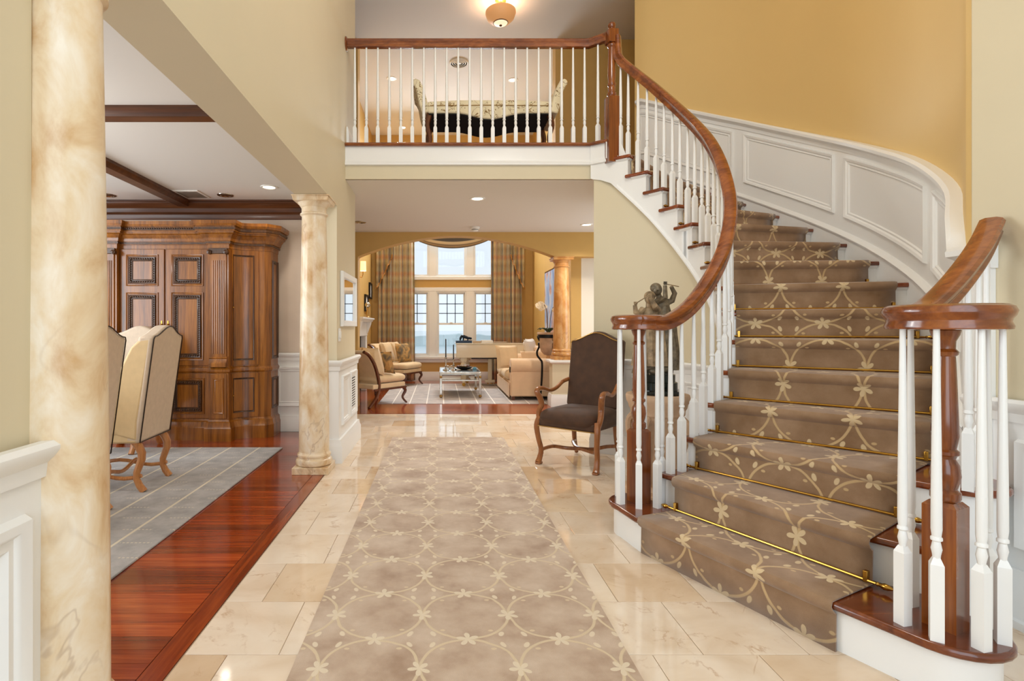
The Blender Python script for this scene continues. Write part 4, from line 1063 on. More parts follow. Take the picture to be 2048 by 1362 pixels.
dc=dining_chair('beige camelback dining chair nearest the marble column, nailhead back to the hall',(-2.37,4.0,0.0125),-PI/2+0.06)
dup(dc,(-2.36,3.215,0.0125),-PI/2+0.04,'beige dining chair half hidden behind the large left column')
dup(dc,(-3.02,5.16,0.0125),0.0,'peach dining chair at the table head in front of the armoire')
tb=thing('dining_table','dark wood dining table behind the chairs','table',(-2.92,3.3,0.0125))
MB().prism([(-0.45+0.05*(i%2==0),-1.3) if 0 else p for i,p in enumerate([(-0.38,-1.25),(0.38,-1.25),(0.38,1.25),(-0.38,1.25)])],0.71,0.75).build('tabletop',M['mahogany'],tb,0.012)
MB().box(-0.28,0.28,-1.0,1.0,0.63,0.71).build('apron',M['mahogany'],tb,0.004)
for y in (-0.7,0.7):
    MB().lathe([(0.06,0.12),(0.05,0.16),(0.08,0.24),(0.09,0.32),(0.05,0.42),(0.06,0.5),(0.1,0.62),(0.1,0.66)],(0,y,0),n=20).build('pedestal',M['mahogany'],tb)
    for s in (-1,1): MB().tube([(0,y,0.2),(s*0.15,y,0.16),(s*0.26,y,0.05),(s*0.30,y,0.025)],[0.045,0.04,0.03,0.024],8).build('foot',M['mahogany'],tb)

# ---- brown velvet armchair
t=thing('armchair','high-backed brown velvet armchair with curved wooden arms in the hall','armchair',(1.215,4.655,0),math.radians(-42))
w=0.52
mb=MB().cushion(-0.265,0.265,-0.30,0.26,0.33,0.49,0.3).box(-0.255,0.255,-0.275,0.25,0.325,0.40); mb.build('seat',M['velvet'],t,0.02)
mb=MB(); rot_slab(mb,camel(0.50,0.46,1.06,0.075,taper=0.0),0.19,0.27,0.16,0.46); mb.build('backrest',M['velvet'],t,0.025,seg=4)
MB().tube([(x*0.985,0.186+max(0,z-0.46)*0.16,z) for x,z in camel(0.49,0.47,1.05,0.073)[1:]],0.005,6).build('nailhead_trim',M['gold_leaf'],t)
MB().box(-0.26,0.26,-0.281,-0.277,0.328,0.336).build('nailhead_trim',M['gold_leaf'],t)
for s in (-1,1):
    # front leg and arm support in one S line, arm sweeping to the back
    leg=catmull([(s*0.265,-0.235,0.40),(s*0.278,-0.265,0.33),(s*0.268,-0.252,0.22),(s*0.258,-0.225,0.12),(s*0.262,-0.245,0.045),(s*0.265,-0.265,0.012)],4)
    MB().tube(leg,[0.028-0.006*abs(math.sin(PI*k/(len(leg)-1))) for k in range(len(leg))],10).build('leg',M['chair_wood'],t)
    rl=catmull([(s*0.20,0.24,0.40),(s*0.20,0.25,0.28),(s*0.205,0.27,0.14),(s*0.21,0.32,0.012)],5)
    MB().tube(rl,[0.026-0.008*k/(len(rl)-1) for k in range(len(rl))],10).build('leg',M['chair_wood'],t)
    am=catmull([(s*0.268,-0.235,0.36),(s*0.285,-0.222,0.44),(s*0.275,-0.19,0.50),(s*0.285,-0.205,0.565),(s*0.298,-0.225,0.605),(s*0.300,-0.205,0.635),(s*0.295,-0.13,0.635),(s*0.285,-0.03,0.61),(s*0.275,0.06,0.625),(s*0.262,0.15,0.675),(s*0.248,0.235,0.695)],4)
    MB().tube(am,[0.021+0.004*math.sin(6*k/len(am)) for k in range(len(am))],10).build('arm',M['chair_wood'],t)
    st=catmull([(s*0.262,-0.235,0.115),(s*0.21,-0.12,0.135),(s*0.12,-0.04,0.12),(0.0,0.0,0.125)],4)
    MB().tube(st,0.016,8).build('stretcher',M['chair_wood'],t)
    st=catmull([(s*0.205,0.28,0.13),(s*0.16,0.16,0.14),(s*0.08,0.06,0.122),(0.0,0.0,0.125)],4)
    MB().tube(st,0.016,8).build('stretcher',M['chair_wood'],t)
    MB().box(s*0.262-0.024,s*0.262+0.024,-0.285,-0.225,0.0,0.02).build('foot',M['chair_wood'],t,0.008)

# ---- pedestal and bronze group
t=thing('stone_pedestal','round carved stone pedestal carrying the bronze statue','pedestal',(1.51,3.75,0))
MB().box(-0.20,0.20,-0.20,0.20,0,0.05).build('plinth',M['stone'],t,0.006)
MB().lathe([(0.19,0.05),(0.195,0.07),(0.18,0.09),(0.165,0.10),(0.17,0.13),(0.165,0.15),(0.16,0.16),(0.155,0.30),(0.155,0.52),(0.165,0.54),(0.165,0.56)],n=32).build('drum',M['stone'],t)
MB().lathe([(0.165,0.56),(0.178,0.575),(0.178,0.60),(0.19,0.62),(0.195,0.645),(0.205,0.66),(0.21,0.69),(0.205,0.71),(0.0,0.715)],n=32).build('top_slab',M['stone'],t)
for k in range(4):
    a=PI/4+k*PI/2; mb=MB(); c=catmull([(0.15,0,0.56),(0.20,0,0.52),(0.205,0,0.44),(0.175,0,0.36),(0.165,0,0.25),(0.19,0,0.16),(0.20,0,0.11)],4)
    mb.M=Matrix.Rotation(a,4,'Z'); mb.tube(c,0.026,8).build('scroll_bracket',M['stone'],t)
t=thing('bronze_statue','bronze statue of two draped musicians on a black marble base','statue',(1.51,3.75,0.717))
MB().lathe([(0.165,0),(0.168,0.01),(0.165,0.022),(0.13,0.024),(0.13,0.075),(0.122,0.08),(0.115,0.082),(0.115,0.13),(0.0,0.132)],n=32).build('base',M['black_marble'],t)
rnd=random.Random(4)
mb=MB()
for k in range(9):
    a=k*0.7; mb.sphere((0.06*math.cos(a),0.05*math.sin(a),0.155+0.012*(k%3)),0.05,10,8,(1,1,0.6))
mb.build('rock',M['bronze_green'],t)
def robe(cx,cy,z0,z1,rb,rw,fold,ph,lean):
    vs=[];fs=[];N=36;K=14
    for i in range(K+1):
        u=i/K; r=rb*(1-u)**0.8*0.75+rw*(0.45+0.55*u) if u<0.75 else rw*(1-(u-0.75)*1.6)
        for k in range(N):
            a=2*PI*k/N; rr=r*(1+fold*(1-u*0.6)*math.sin(7*a+ph+u*3)+0.04*math.sin(13*a+ph))
            vs.append((cx+lean*u+rr*math.cos(a)*1.05,cy+rr*0.8*math.sin(a),z0+(z1-z0)*u))
    for i in range(K):
        for k in range(N):
            k2=(k+1)%N; fs.append((i*N+k,i*N+k2,(i+1)*N+k2,(i+1)*N+k))
    fs.append(tuple((K)*N+k for k in range(N))); return vs,fs
# seated / leaning left player
mb=MB(); mb.add(*robe(-0.055,-0.02,0.19,0.565,0.10,0.075,0.16,0.3,-0.005))
mb.sphere((-0.062,-0.03,0.545),0.062,14,10,(1,0.75,0.9)); mb.tube([(-0.068,-0.03,0.58),(-0.072,-0.035,0.63)],[0.024,0.02],10)
mb.tube([(-0.112,-0.03,0.575),(-0.150,-0.05,0.545),(-0.172,-0.06,0.555),(-0.182,-0.07,0.605)],[0.026,0.02,0.017,0.013],10)
mb.tube([(-0.02,-0.04,0.57),(-0.06,-0.10,0.60),(-0.098,-0.11,0.655)],[0.026,0.02,0.013],10)
for k in range(4): mb.tube([(-0.184+0.004*k,-0.072,0.608),(-0.19+0.008*k,-0.076,0.628)],0.004,6); mb.tube([(-0.104+0.006*k,-0.112,0.66),(-0.106+0.007*k,-0.114,0.682)],0.004,6)
mb.sphere((-0.074,-0.045,0.655),0.036,14,10,(0.85,1,1.15)); mb.sphere((-0.066,-0.032,0.668),0.038,14,10,(1,1,0.95)); mb.tube([(-0.084,-0.08,0.655),(-0.085,-0.086,0.645)],[0.006,0.008],6)
mb.tube([(-0.05,0.0,0.2),(-0.05,-0.03,0.13)],[0.022,0.018],8)
fg=mb.build('figure',M['bronze'],t)
MB().tube([(-0.186,-0.076,0.612),(-0.10,-0.115,0.672)],0.004,6).build('flute',M['bronze'],t)
# taller right player
mb=MB(); mb.add(*robe(0.045,0.02,0.16,0.63,0.095,0.07,0.18,1.7,-0.01))
mb.sphere((0.035,0.02,0.615),0.058,14,10,(1,0.75,1)); mb.tube([(0.025,0.02,0.65),(0.01,0.015,0.685)],[0.022,0.019],10)
mb.sphere((0.0,0.005,0.715),0.036,14,10,(0.9,1,1.15)); mb.sphere((-0.006,0.015,0.73),0.038,14,10,(1,1,0.9)); mb.tube([(-0.012,-0.03,0.715),(-0.014,-0.036,0.706)],[0.006,0.008],6)
mb.tube([(0.075,0.02,0.63),(0.105,0.01,0.64),(0.115,-0.01,0.69),(0.085,-0.025,0.735)],[0.026,0.021,0.017,0.013],10)
mb.tube([(0.0,0.0,0.63),(0.03,-0.06,0.66),(0.032,-0.05,0.74)],[0.024,0.018,0.013],10)
for k in range(4): mb.tube([(0.026+0.005*k,-0.05,0.745),(0.024+0.006*k,-0.053,0.768)],0.004,6)
mb.build('figure',M['bronze_green'],t)
MB().tube([(0.02,-0.05,0.755),(0.135,-0.03,0.735)],0.0035,6).build('flute',M['bronze'],t)
mb=MB().add(*robe(-0.015,0.045,0.13,0.50,0.12,0.06,0.2,0.9,0.03)); mb.build('drapery',M['bronze_green'],t)

# ---- upholstered bench on the landing
t=thing('bench','cream vine-print roll-arm bench on the landing','bench',(0.50,5.40,2.912))
sc=[(0.62-1.24*k/20,0.405-0.06*math.sin(PI*max(0,min(1,(k/20-0.22)/0.56)))**2) for k in range(21)]
poly=[(-0.62,0.52),(-0.3,0.535),(0.3,0.535),(0.62,0.52)]+sc
MB().slab(poly,'y',0.0,0.52).build('seat',M['bench'],t,0.012)
MB().tube([(-0.6,-0.004,0.475),(0,-0.004,0.48),(0.6,-0.004,0.475)],0.004,6).build('piping',M['gold_leaf'],t)
MB().slab([(x*0.99,z-0.004) for x,z in sc]+[(x*0.99,z-0.012) for x,z in sc[::-1]],'y',0.012,0.508).build('dust_cover',M['black'],t)
for s in (-1,1):
    c=[(0.60,0.42),(0.635,0.55),(0.665,0.66),(0.705,0.735),(0.745,0.755),(0.775,0.735),(0.78,0.70),(0.755,0.675),(0.735,0.63),(0.715,0.52),(0.68,0.40)]
    MB().slab([(s*x,z) for x,z in c],'y',0.0,0.52).build('arm',M['bench'],t,0.014,ang=45)
    for y in (0.05,0.47):
        lg=catmull([(s*0.60,y,0.42),(s*0.63,y,0.30),(s*0.60,y,0.15),(s*0.655,y,0.0)],5)
        MB().tube(lg,[0.030-0.012*k/(len(lg)-1) for k in range(len(lg))],8).build('leg',M['mahogany'],t)

# ---- ceiling fixtures
lampm=thing('ceiling_lamp','amber glass bowl ceiling lamp above the landing','lamp',(0.786,7.0,5.41))
MB().lathe([(0.07,0),(0.07,-0.02),(0.03,-0.035),(0.02,-0.10),(0.03,-0.11)],n=24).build('canopy',M['gold_leaf'],lampm)
MB().lathe([(0.02,-0.305),(0.07,-0.30),(0.13,-0.275),(0.175,-0.23),(0.197,-0.17),(0.195,-0.145),(0.185,-0.135),(0.17,-0.15),(0.16,-0.2),(0.11,-0.26),(0.02,-0.285)],n=40,caps=False).build('bowl',M['amber_glass'],lampm)
MB().lathe([(0.001,-0.318),(0.05,-0.316),(0.085,-0.302),(0.09,-0.294),(0.06,-0.29)],n=32,caps=False).build('glass_disc',M['amber_white'],lampm)
MB().lathe([(0.092,-0.30),(0.098,-0.293),(0.092,-0.286)],n=32,caps=False).build('rim',M['mahogany'],lampm)
MB().lathe([(0.001,-0.34),(0.014,-0.335),(0.02,-0.325),(0.012,-0.315)],n=16,caps=False).build('finial',M['mahogany'],lampm)
point('ceiling_lamp_light',(0.786,7.0,5.24),10,(1.0,0.78,0.55),0.06)
dl=None
def downlight(x,y,z,label,lit,power):
    t=thing('recessed_downlight',label,'downlight',(x,y,z),0,'recessed ceiling downlights')
    MB().lathe([(0.058,-0.002),(0.062,-0.007),(0.082,-0.006),(0.085,0.0),(0.058,0.0)],n=24,caps=False).build('trim_ring',M['plastic'] if lit else M['chrome'],t)
    MB().lathe([(0.001,-0.0035),(0.045,-0.0035),(0.058,-0.002)],n=24,caps=False).build('lamp_face',M['bulb'] if lit else M['chrome'],t)
    if power: spot('downlight_light',(x,y,z-0.03),power,WARM,2.4,0.05)
downlight(-0.826,9.2,5.41,'lit downlight seen left of the landing vent',True,95)
downlight(1.25,9.25,5.41,'lit downlight right of the round vent over the bench',True,95)
downlight(-0.795,11.45,5.41,'lit downlight low behind the balcony balusters, near the window wall',True,95)
downlight(0.408,5.88,2.575,'downlight centred in the low hall ceiling',True,70)
downlight(2.0,7.37,2.575,'downlight in the hall ceiling by the stair wall',True,70)
downlight(-1.07,7.2,2.575,'unlit downlight at the left end of the hall ceiling',False,0)
downlight(-1.716,5.42,2.58,'lit downlight in the dining ceiling beside the column capital',True,16)
downlight(-3.54,5.75,2.58,'brass-lined downlight above the left end of the armoire',False,8)
downlight(-2.286,5.75,2.58,'brass-lined downlight above the armoire pilaster',False,8)
t=thing('air_vent','rectangular grey air vent in the dining ceiling above the armoire','vent',(-2.62,5.70,2.58))
MB().box(-0.13,0.13,-0.16,0.16,-0.008,0).build('frame',M['plastic'],t,0.002)
for k in range(12): MB().box(-0.11,0.11,-0.13+k*0.0225,-0.119+k*0.0225,-0.011,-0.008).build('slat',M['chrome'],t)
t=thing('round_vent','round louvred ceiling vent seen above the bench','vent',(0.304,8.64,5.41))
for r in (0.15,0.115,0.08,0.045):
    MB().lathe([(r,0),(r+0.004,-0.006),(r-0.012,-0.022),(r-0.018,-0.02),(r-0.006,0)],n=32,caps=False).build('ring',M['plastic'],t)
MB().lathe([(0.001,-0.018),(0.02,-0.018),(0.025,0)],n=20,caps=False).build('centre',M['plastic'],t)
MB().lathe([(0.001,-0.001),(0.14,-0.001)],n=32,caps=False).build('throat',M['vent_dark'],t)
t=thing('smoke_detector','small white smoke detector on the low hall ceiling','smoke detector',(0.49,7.55,2.575))
MB().lathe([(0.065,0),(0.065,-0.02),(0.058,-0.028),(0.05,-0.03)],n=28).build('base',M['plastic'],t)
MB().lathe([(0.046,-0.03),(0.046,-0.05),(0.036,-0.06),(0.001,-0.061)],n=28).build('cover',M['plastic'],t)
MB().lathe([(0.0465,-0.036),(0.0475,-0.038),(0.0465,-0.043)],n=28,caps=False).build('vent_slot',M['vent_dark'],t)
# ---- chandelier added above the frame to carry the foyer fill light
t=thing('chandelier','brass chandelier added out of view to light the foyer','chandelier',(0.9,2.6,5.41))
MB().lathe([(0.08,0),(0.08,-0.02),(0.01,-0.04),(0.01,-0.55),(0.03,-0.57),(0.045,-0.62),(0.02,-0.72),(0.03,-0.75),(0.001,-0.80)],n=20).build('stem',M['brass'],t)
for k in range(6):
    a=k*PI/3; mb=MB(); mb.M=Matrix.Rotation(a,4,'Z')
    mb.tube(catmull([(0.03,0,-0.66),(0.14,0,-0.76),(0.27,0,-0.74),(0.32,0,-0.64)],5),0.009,8).build('arm',M['brass'],t)
    mb=MB(); mb.M=Matrix.Rotation(a,4,'Z'); mb.lathe([(0.012,-0.64),(0.03,-0.635),(0.012,-0.62),(0.012,-0.54),(0.001,-0.535)],(0.32,0,0),n=12).build('candle_sleeve',M['pillow_white'],t)

# ---- mirror, switch
t=thing('wall_mirror','white framed mirror on the wall end reflecting a window','mirror',(-0.895,5.24,1.43))
def mring(mb,w,h,fw,d):
    mb.slab([(-w/2,-h/2),(w/2,-h/2),(w/2-fw,-h/2+fw),(-w/2+fw,-h/2+fw)],'x',0,d); mb.slab([(-w/2,h/2),(-w/2+fw,h/2-fw),(w/2-fw,h/2-fw),(w/2,h/2)],'x',0,d)
    mb.slab([(-w/2,-h/2),(-w/2+fw,-h/2+fw),(-w/2+fw,h/2-fw),(-w/2,h/2)],'x',0,d); mb.slab([(w/2,-h/2),(w/2,h/2),(w/2-fw,h/2-fw),(w/2-fw,-h/2+fw)],'x',0,d)
mb=MB(); mring(mb,0.80,0.50,0.055,0.03); mb.build('frame',M['white'],t,0.006)
MB().box(0.0,0.012,-0.36,0.36,-0.21,0.21).build('glass',M['mirror'],t)
t=thing('light_switch','white wall switch plate below the mirror','switch',(-0.895,4.80,1.105))
MB().box(0,0.006,-0.05,0.05,-0.058,0.058).build('plate',M['plastic'],t,0.002)
for y in (-0.024,0.024): MB().box(0.006,0.012,y-0.015,y+0.015,-0.03,0.03).build('rocker',M['plastic'],t,0.002)
# ================================================================== LIVING ROOM
rg=MB().box(-1.4,1.5,-1.47,1.47,0,0.005).build('living_rug',M['rug_living'],bevel=0.002); rg.location=(0.45,9.73,0.0005); tag(rg,'pale grey rug with white lines under the coffee table','rug')
# ---- curtains
def curtain(label,x0,x1,z0,z1,y,folds,ph):
    nx,nz=72,16; vs=[];fs=[];uv=[]
    for j in range(nz+1):
        v=j/nz; z=z0+(z1-z0)*v
        for i in range(nx+1):
            u=i/nx; a=folds*2*PI*u+ph
            amp=0.045*(0.75+0.35*math.sin(3*u*PI+ph))
            x=x0+(x1-x0)*u+0.012*math.sin(a*0.5+v*2)
            vs.append((x,y-amp*math.sin(a+0.4*math.sin(v*3))-0.02*math.sin(a*2.3),z)); uv.append((u*(abs(x1-x0))*2.1,z))
    for j in range(nz):
        for i in range(nx):
            a=j*(nx+1)+i; fs.append((a,a+1,a+nx+2,a+nx+1))
    o=uvmesh('curtain_panel',vs,fs,uv,M['plaid'],0.004)
    return o
def curtain_set(label,x0,x1,s):
    t=thing('curtain',label,'curtain',((x0+x1)/2,11.78,0),0,'plaid window curtains')
    o=curtain(label,x0,x1,0.02,3.9,11.77,7,0.5+s); o.parent=t; o.matrix_parent_inverse=Matrix.Translation((-(x0+x1)/2,-11.78,0))
    # jabot: stepped side tail with tasselled edge
    xo=x0-0.03 if s<0 else x1+0.03; xi=xo+(0.36 if s<0 else -0.30)
    n=24; vs=[];fs=[];uv=[]
    for i in range(n+1):
        u=i/n; x=xo+(xi-xo)*u; zb=2.02+0.72*u**1.15; y=11.70-0.035*math.sin(u*20)
        for k,z in enumerate((zb,(zb+3.9)/2,3.9)): vs.append((x,y,z)); uv.append((u*0.6,z))
    for i in range(n):
        for k in range(2): a=i*3+k; fs.append((a,a+3,a+4,a+1))
    o=uvmesh('jabot',vs,fs,uv,M['plaid'],0.004); o.parent=t; o.matrix_parent_inverse=Matrix.Translation((-(x0+x1)/2,-11.78,0))
    ed=[Vector(vs[i*3])+Vector((0,-0.006,-0.012)) for i in range(n+1)]
    o=MB().tube([p+Vector((0,0,0.02*math.sin(i*1.9))) for i,p in enumerate(ed)],0.014,8).build('tassel_trim',M['trim_gold'],t); o.matrix_parent_inverse=Matrix.Translation((-(x0+x1)/2,-11.78,0))
curtain_set('plaid silk curtain left of the window above the corner chair',-1.36,-0.55,-1)
curtain_set('plaid silk curtain right of the window behind the piano',1.10,1.80,1)
n=40; vs=[];fs=[];uv=[]
for i in range(n+1):
    u=i/n; x=-0.66+1.86*u; sag=4*u*(1-u)
    for k in range(9):
        q=k/8; zt=3.9; zb=3.14-0.26*sag**0.9
        z=zt+(zb-zt)*q; y=11.69-0.10*math.sin(q*PI)*sag-0.018*math.sin(q*26)
        vs.append((x,y,z)); uv.append((u,q))
for i in range(n):
    for k in range(8): a=i*9+k; fs.append((a,a+9,a+10,a+1))
o=uvmesh('window_swag',vs,fs,uv,M['swag'],0.004); tag(o,'striped silk swag draped across the top of the window','swag')

# ---- lounge chairs
def lounge_chair(label,loc,rz):
    t=thing('lounge_chair',label,'chair',loc,rz,'cream armless lounge chairs')
    MB().box(-0.33,0.33,-0.36,0.32,0.26,0.33).build('seat_rail',M['cream'],t,0.012)
    MB().sweep([(-0.335,0.30,0),(-0.335,-0.365,0),(0.335,-0.365,0),(0.335,0.30,0)],[(-0.01,0.235),(0.008,0.235),(0.008,0.262),(-0.01,0.262)]).build('apron',M['mahogany'],t)
    MB().cushion(-0.34,0.34,-0.40,0.24,0.33,0.465,0.22).build('seat_cushion',M['cream'],t)
    mb=MB(); 
    pr=[(0.20,0.30),(0.24,0.45),(0.31,0.62),(0.42,0.76),(0.50,0.80),(0.47,0.835),(0.36,0.80),(0.24,0.66),(0.16,0.46),(0.15,0.30)]
    MB().slab(pr,'x',-0.30,0.30).build('backrest',M['cream'],t,0.01,ang=50)
    for s in (-1,1):
        fr=catmull([(s*0.325,0.50,0.815),(s*0.325,0.40,0.76),(s*0.325,0.29,0.62),(s*0.325,0.215,0.42),(s*0.325,0.20,0.28),(s*0.325,0.26,0.13),(s*0.325,0.40,0.0)],5)
        MB().tube(fr,[0.030-0.012*max(0,(k/(len(fr)-1)-0.6)) for k in range(len(fr))],8,flat=0.8).build('side_frame',M['mahogany'],t)
        lg=catmull([(s*0.30,-0.33,0.26),(s*0.315,-0.375,0.19),(s*0.30,-0.33,0.09),(s*0.325,-0.40,0.0)],5)
        MB().tube(lg,[0.030-0.016*k/(len(lg)-1) for k in range(len(lg))],8).build('leg',M['mahogany'],t)
    for s in (-1,1):
        mb=MB(); mb.at((s*0.16,0.16,0.66),rx=-0.32); mb.pillow(0.34,0.44,0.18); mb.build('back_cushion',M['cream'],t)
    return t
# local front is -y ; heading of the first chair is (+0.63,+0.77)
lc=lounge_chair('cream lounge chair with sabre legs nearest the hall, angled to the sofa',(-1.02,8.28,0.006),PI-math.atan2(0.63,0.77))
lc2=dup(lc,(-0.86,11.02,0.006),math.radians(62),'cream lounge chair in the far corner below the plaid curtain')
def cushion_thing(name,label,m,loc,rz,rx,w,h,t_,group=None):
    mb=MB(); mb.pillow(w,h,t_); o=mb.build(name,m); o.location=loc; o.rotation_euler=(rx,0,rz); tag(o,label,'pillow',group); return o
cushion_thing('throw_pillow','brown floral pillow on the far lounge chair',M['floral'],(-0.74,10.93,0.66),math.radians(52),-0.28,0.40,0.40,0.15)
cushion_thing('throw_pillow','dark edged pillow propped on the nearest lounge chair',M['floral'],(-0.86,8.20,0.64),PI-math.atan2(0.63,0.77)+0.2,-0.32,0.36,0.36,0.13)

# ---- coffee table
t=thing('coffee_table','silver metal coffee table with a mirrored top','table',(0.34,9.5,0.006))
MB().box(-0.33,0.33,-0.56,0.56,0.405,0.43).build('tabletop',M['table_glass'],t,0.003)
mb=MB().box(-0.345,0.345,-0.575,-0.545,0.385,0.425).box(-0.345,0.345,0.545,0.575,0.385,0.425).box(-0.345,-0.315,-0.545,0.545,0.385,0.425).box(0.315,0.345,-0.545,0.545,0.385,0.425).build('top_rim',M['chrome'],t,0.004)
mb=MB().box(-0.335,0.335,-0.565,-0.55,0.275,0.30).box(-0.335,0.335,0.55,0.565,0.275,0.30).box(-0.335,-0.32,-0.55,0.55,0.275,0.30).box(0.32,0.335,-0.55,0.55,0.275,0.30).build('lower_rail',M['chrome'],t,0.003)
MB().box(-0.32,0.32,-0.55,0.55,0.283,0.290).build('shelf',M['table_glass'],t)
for sx in (-1,1):
    for sy in (-1,1):
        MB().box(sx*0.325-0.02,sx*0.325+0.02,sy*0.555-0.02,sy*0.555+0.02,0.05,0.39).build('leg',M['chrome'],t,0.004)
        MB().sphere((sx*0.325,sy*0.555,0.028),0.028,12,8).build('ball_foot',M['gold_leaf'],t)
        MB().sphere((sx*0.325,sy*0.555-0.022,0.345),0.022,10,8).build('rosette',M['gold_leaf'],t)
def candlestick(label,loc,h,hc):
    t=thing('candlestick',label,'candlestick',loc,0,'silver candlesticks')
    MB().lathe([(0.055,0),(0.05,0.012),(0.02,0.025),(0.012,0.05),(0.022,0.08),(0.012,0.10),(0.010,h-0.03),(0.022,h-0.015),(0.022,h),(0.006,h)],n=18).build('stick',M['chrome'],t)
    MB().lathe([(0.011,h-0.005),(0.010,h+hc-0.01),(0.002,h+hc)],n=12).build('candle',M['candle'],t)
candlestick('taller silver candlestick with charcoal candle on the coffee table',(0.10,9.30,0.437),0.22,0.32)
candlestick('shorter silver candlestick with charcoal candle on the coffee table',(0.235,9.38,0.437),0.18,0.26)
t=thing('flower_bowl','low dark dried flower arrangement on the coffee table','bowl',(0.42,9.40,0.437))
MB().lathe([(0.05,0),(0.12,0.02),(0.15,0.05),(0.145,0.05),(0.001,0.03)],n=24).build('bowl',M['iron'],t)
rnd=random.Random(9)
for k in range(16):
    a=rnd.uniform(0,6.28); r=rnd.uniform(0.02,0.15); MB().sphere((r*math.cos(a),r*math.sin(a)*0.7,0.05+rnd.uniform(0,0.02)),rnd.uniform(0.02,0.032),8,6,(1.2,1,0.7)).build('dried_flower',M['mahogany'] if k%3 else M['bronze'],t)
t=thing('trinket_box','small teal glass box on the coffee table','box',(0.60,9.36,0.437))
MB().box(-0.035,0.035,-0.03,0.03,0,0.03).build('body',M['teal'],t,0.004); MB().frustum((-0.037,0.037,-0.032,0.032),0.03,(-0.01,0.01,-0.008,0.008),0.05).build('lid',M['teal'],t)
t=thing('silver_ornament','twisted silver ring ornament between the candlesticks','ornament',(0.165,9.22,0.437))
for k,(rx,x) in enumerate(((0.4,-0.03),(-0.5,0.03),(1.2,0.0))):
    mb=MB().at((x,0,0.045),rx=rx); mb.tube([(0.04*math.cos(q*PI/10),0,0.04*math.sin(q*PI/10)) for q in range(21)],0.006,6).build('ring',M['chrome'],t)

# ---- sofa (faces -x), from Y 8.6 to 10.5
t=thing('sofa','cream rolled-arm sofa beside the coffee table','sofa',(1.57,9.55,0.006))
MB().box(-0.45,0.43,-0.90,0.90,0.065,0.30).build('base',M['peach'],t,0.02)
MB().box(-0.467,-0.457,-0.90,0.90,0.05,0.27).build('skirt',M['peach'],t,0.004)
for y0,y1 in ((-0.70,-0.01),(0.01,0.70)): MB().cushion(-0.50,0.22,y0,y1,0.29,0.47,0.2).build('seat_cushion',M['cream'],t)
for s in (-1,1):
    pr=[]
    for k in range(15):
        a=-0.35*PI+1.7*PI*k/14; pr.append((0.13*math.cos(a),0.535+0.13*math.sin(a)))
    ya,yb=(s*0.95,s*0.70)
    mb=MB().slab([(s*0.83+p[0],p[1]) for p in pr],'x',-0.44,0.42); mb.build('arm_roll',M['peach'],t,0.015,ang=45)
    MB().box(-0.44,0.42,min(s*0.74,s*0.93),max(s*0.74,s*0.93),0.06,0.55).build('arm_panel',M['peach'],t,0.02)
MB().slab([(0.20,0.28),(0.24,0.60),(0.30,0.72),(0.38,0.74),(0.44,0.68),(0.44,0.06),(0.2,0.06)],'y',-0.80,0.80).build('backrest',M['peach'],t,0.03,seg=3)
for y in (-0.36,0.36):
    mb=MB().at((0.16,y,0.62),rz=PI/2,rx=0.20); mb.pillow(0.70,0.46,0.22); mb.build('back_cushion',M['peach'],t)
for sx in (-0.40,0.38):
    for sy in (-0.88,0.88): MB().box(sx-0.025,sx+0.025,sy-0.025,sy+0.025,0,0.06).build('foot',M['mahogany'],t)
cushion_thing('throw_pillow','peach square pillow leaning on the sofa front corner',M['cream'],(1.13,9.05,0.68),math.radians(20),-0.2,0.42,0.40,0.16)
cushion_thing('throw_pillow','white pillow at the far end of the sofa, nearer one',M['pillow_white'],(1.62,9.7,0.76),math.radians(60),-0.25,0.40,0.40,0.14)
cushion_thing('throw_pillow','white pillow at the far end of the sofa, farther one',M['pillow_white'],(1.70,10.05,0.77),math.radians(60),-0.25,0.40,0.40,0.14)
cushion_thing('throw_pillow','long peach bolster pillow lying along the sofa arm',M['peach'],(1.64,8.98,0.66),math.radians(4),-0.5,0.60,0.26,0.18)

# ---- grand piano
t=thing('grand_piano','ivory baby grand piano in front of the windows','piano',(1.02,11.02,0.006))
out=[(-0.70,-0.42),(0.55,-0.42),(0.64,-0.40),(0.70,-0.34),(0.70,0.38),(0.30,0.42),(0.05,0.50),(-0.25,0.62),(-0.55,0.60),(-0.70,0.48)]
out=[(-0.70,-0.45),(0.62,-0.45),(0.66,-0.30),(0.60,-0.10),(0.45,0.05),(0.25,0.15),(0.05,0.28),(-0.2,0.46),(-0.5,0.48),(-0.70,0.40)]
MB().prism(out,0.57,0.835).build('case',M['lacquer'],t,0.01)
MB().prism([(x*1.015,y*1.02) for x,y in out],0.835,0.855).build('lid',M['lacquer'],t,0.005)
MB().box(-0.40,0.55,-0.40,0.0,0.545,0.57).build('soundboard_rim',M['iron'],t)
for (x,y) in ((-0.55,-0.33),(0.50,-0.33),(-0.45,0.33)):
    MB().lathe([(0.03,0.07),(0.035,0.09),(0.03,0.11),(0.045,0.28),(0.062,0.44),(0.05,0.47),(0.075,0.50),(0.085,0.57)],(x,y,0),n=8).build('leg',M['lacquer'],t,ang=20)
    mb=MB(); mb.M=Matrix.Translation((x,y,0.035))@Matrix.Rotation(PI/2,4,'X'); mb.lathe([(0.035,-0.012),(0.035,0.012)],n=16).build('caster',M['brass'],t)
MB().box(-0.06,0.02,-0.22,-0.12,0.10,0.56).box(-0.12,0.08,-0.24,-0.1,0.06,0.12).build('pedal_lyre',M['lacquer'],t,0.008)
for k in range(3): MB().box(-0.08+k*0.06,-0.06+k*0.06,-0.36,-0.22,0.05,0.065).build('pedal',M['brass'],t)
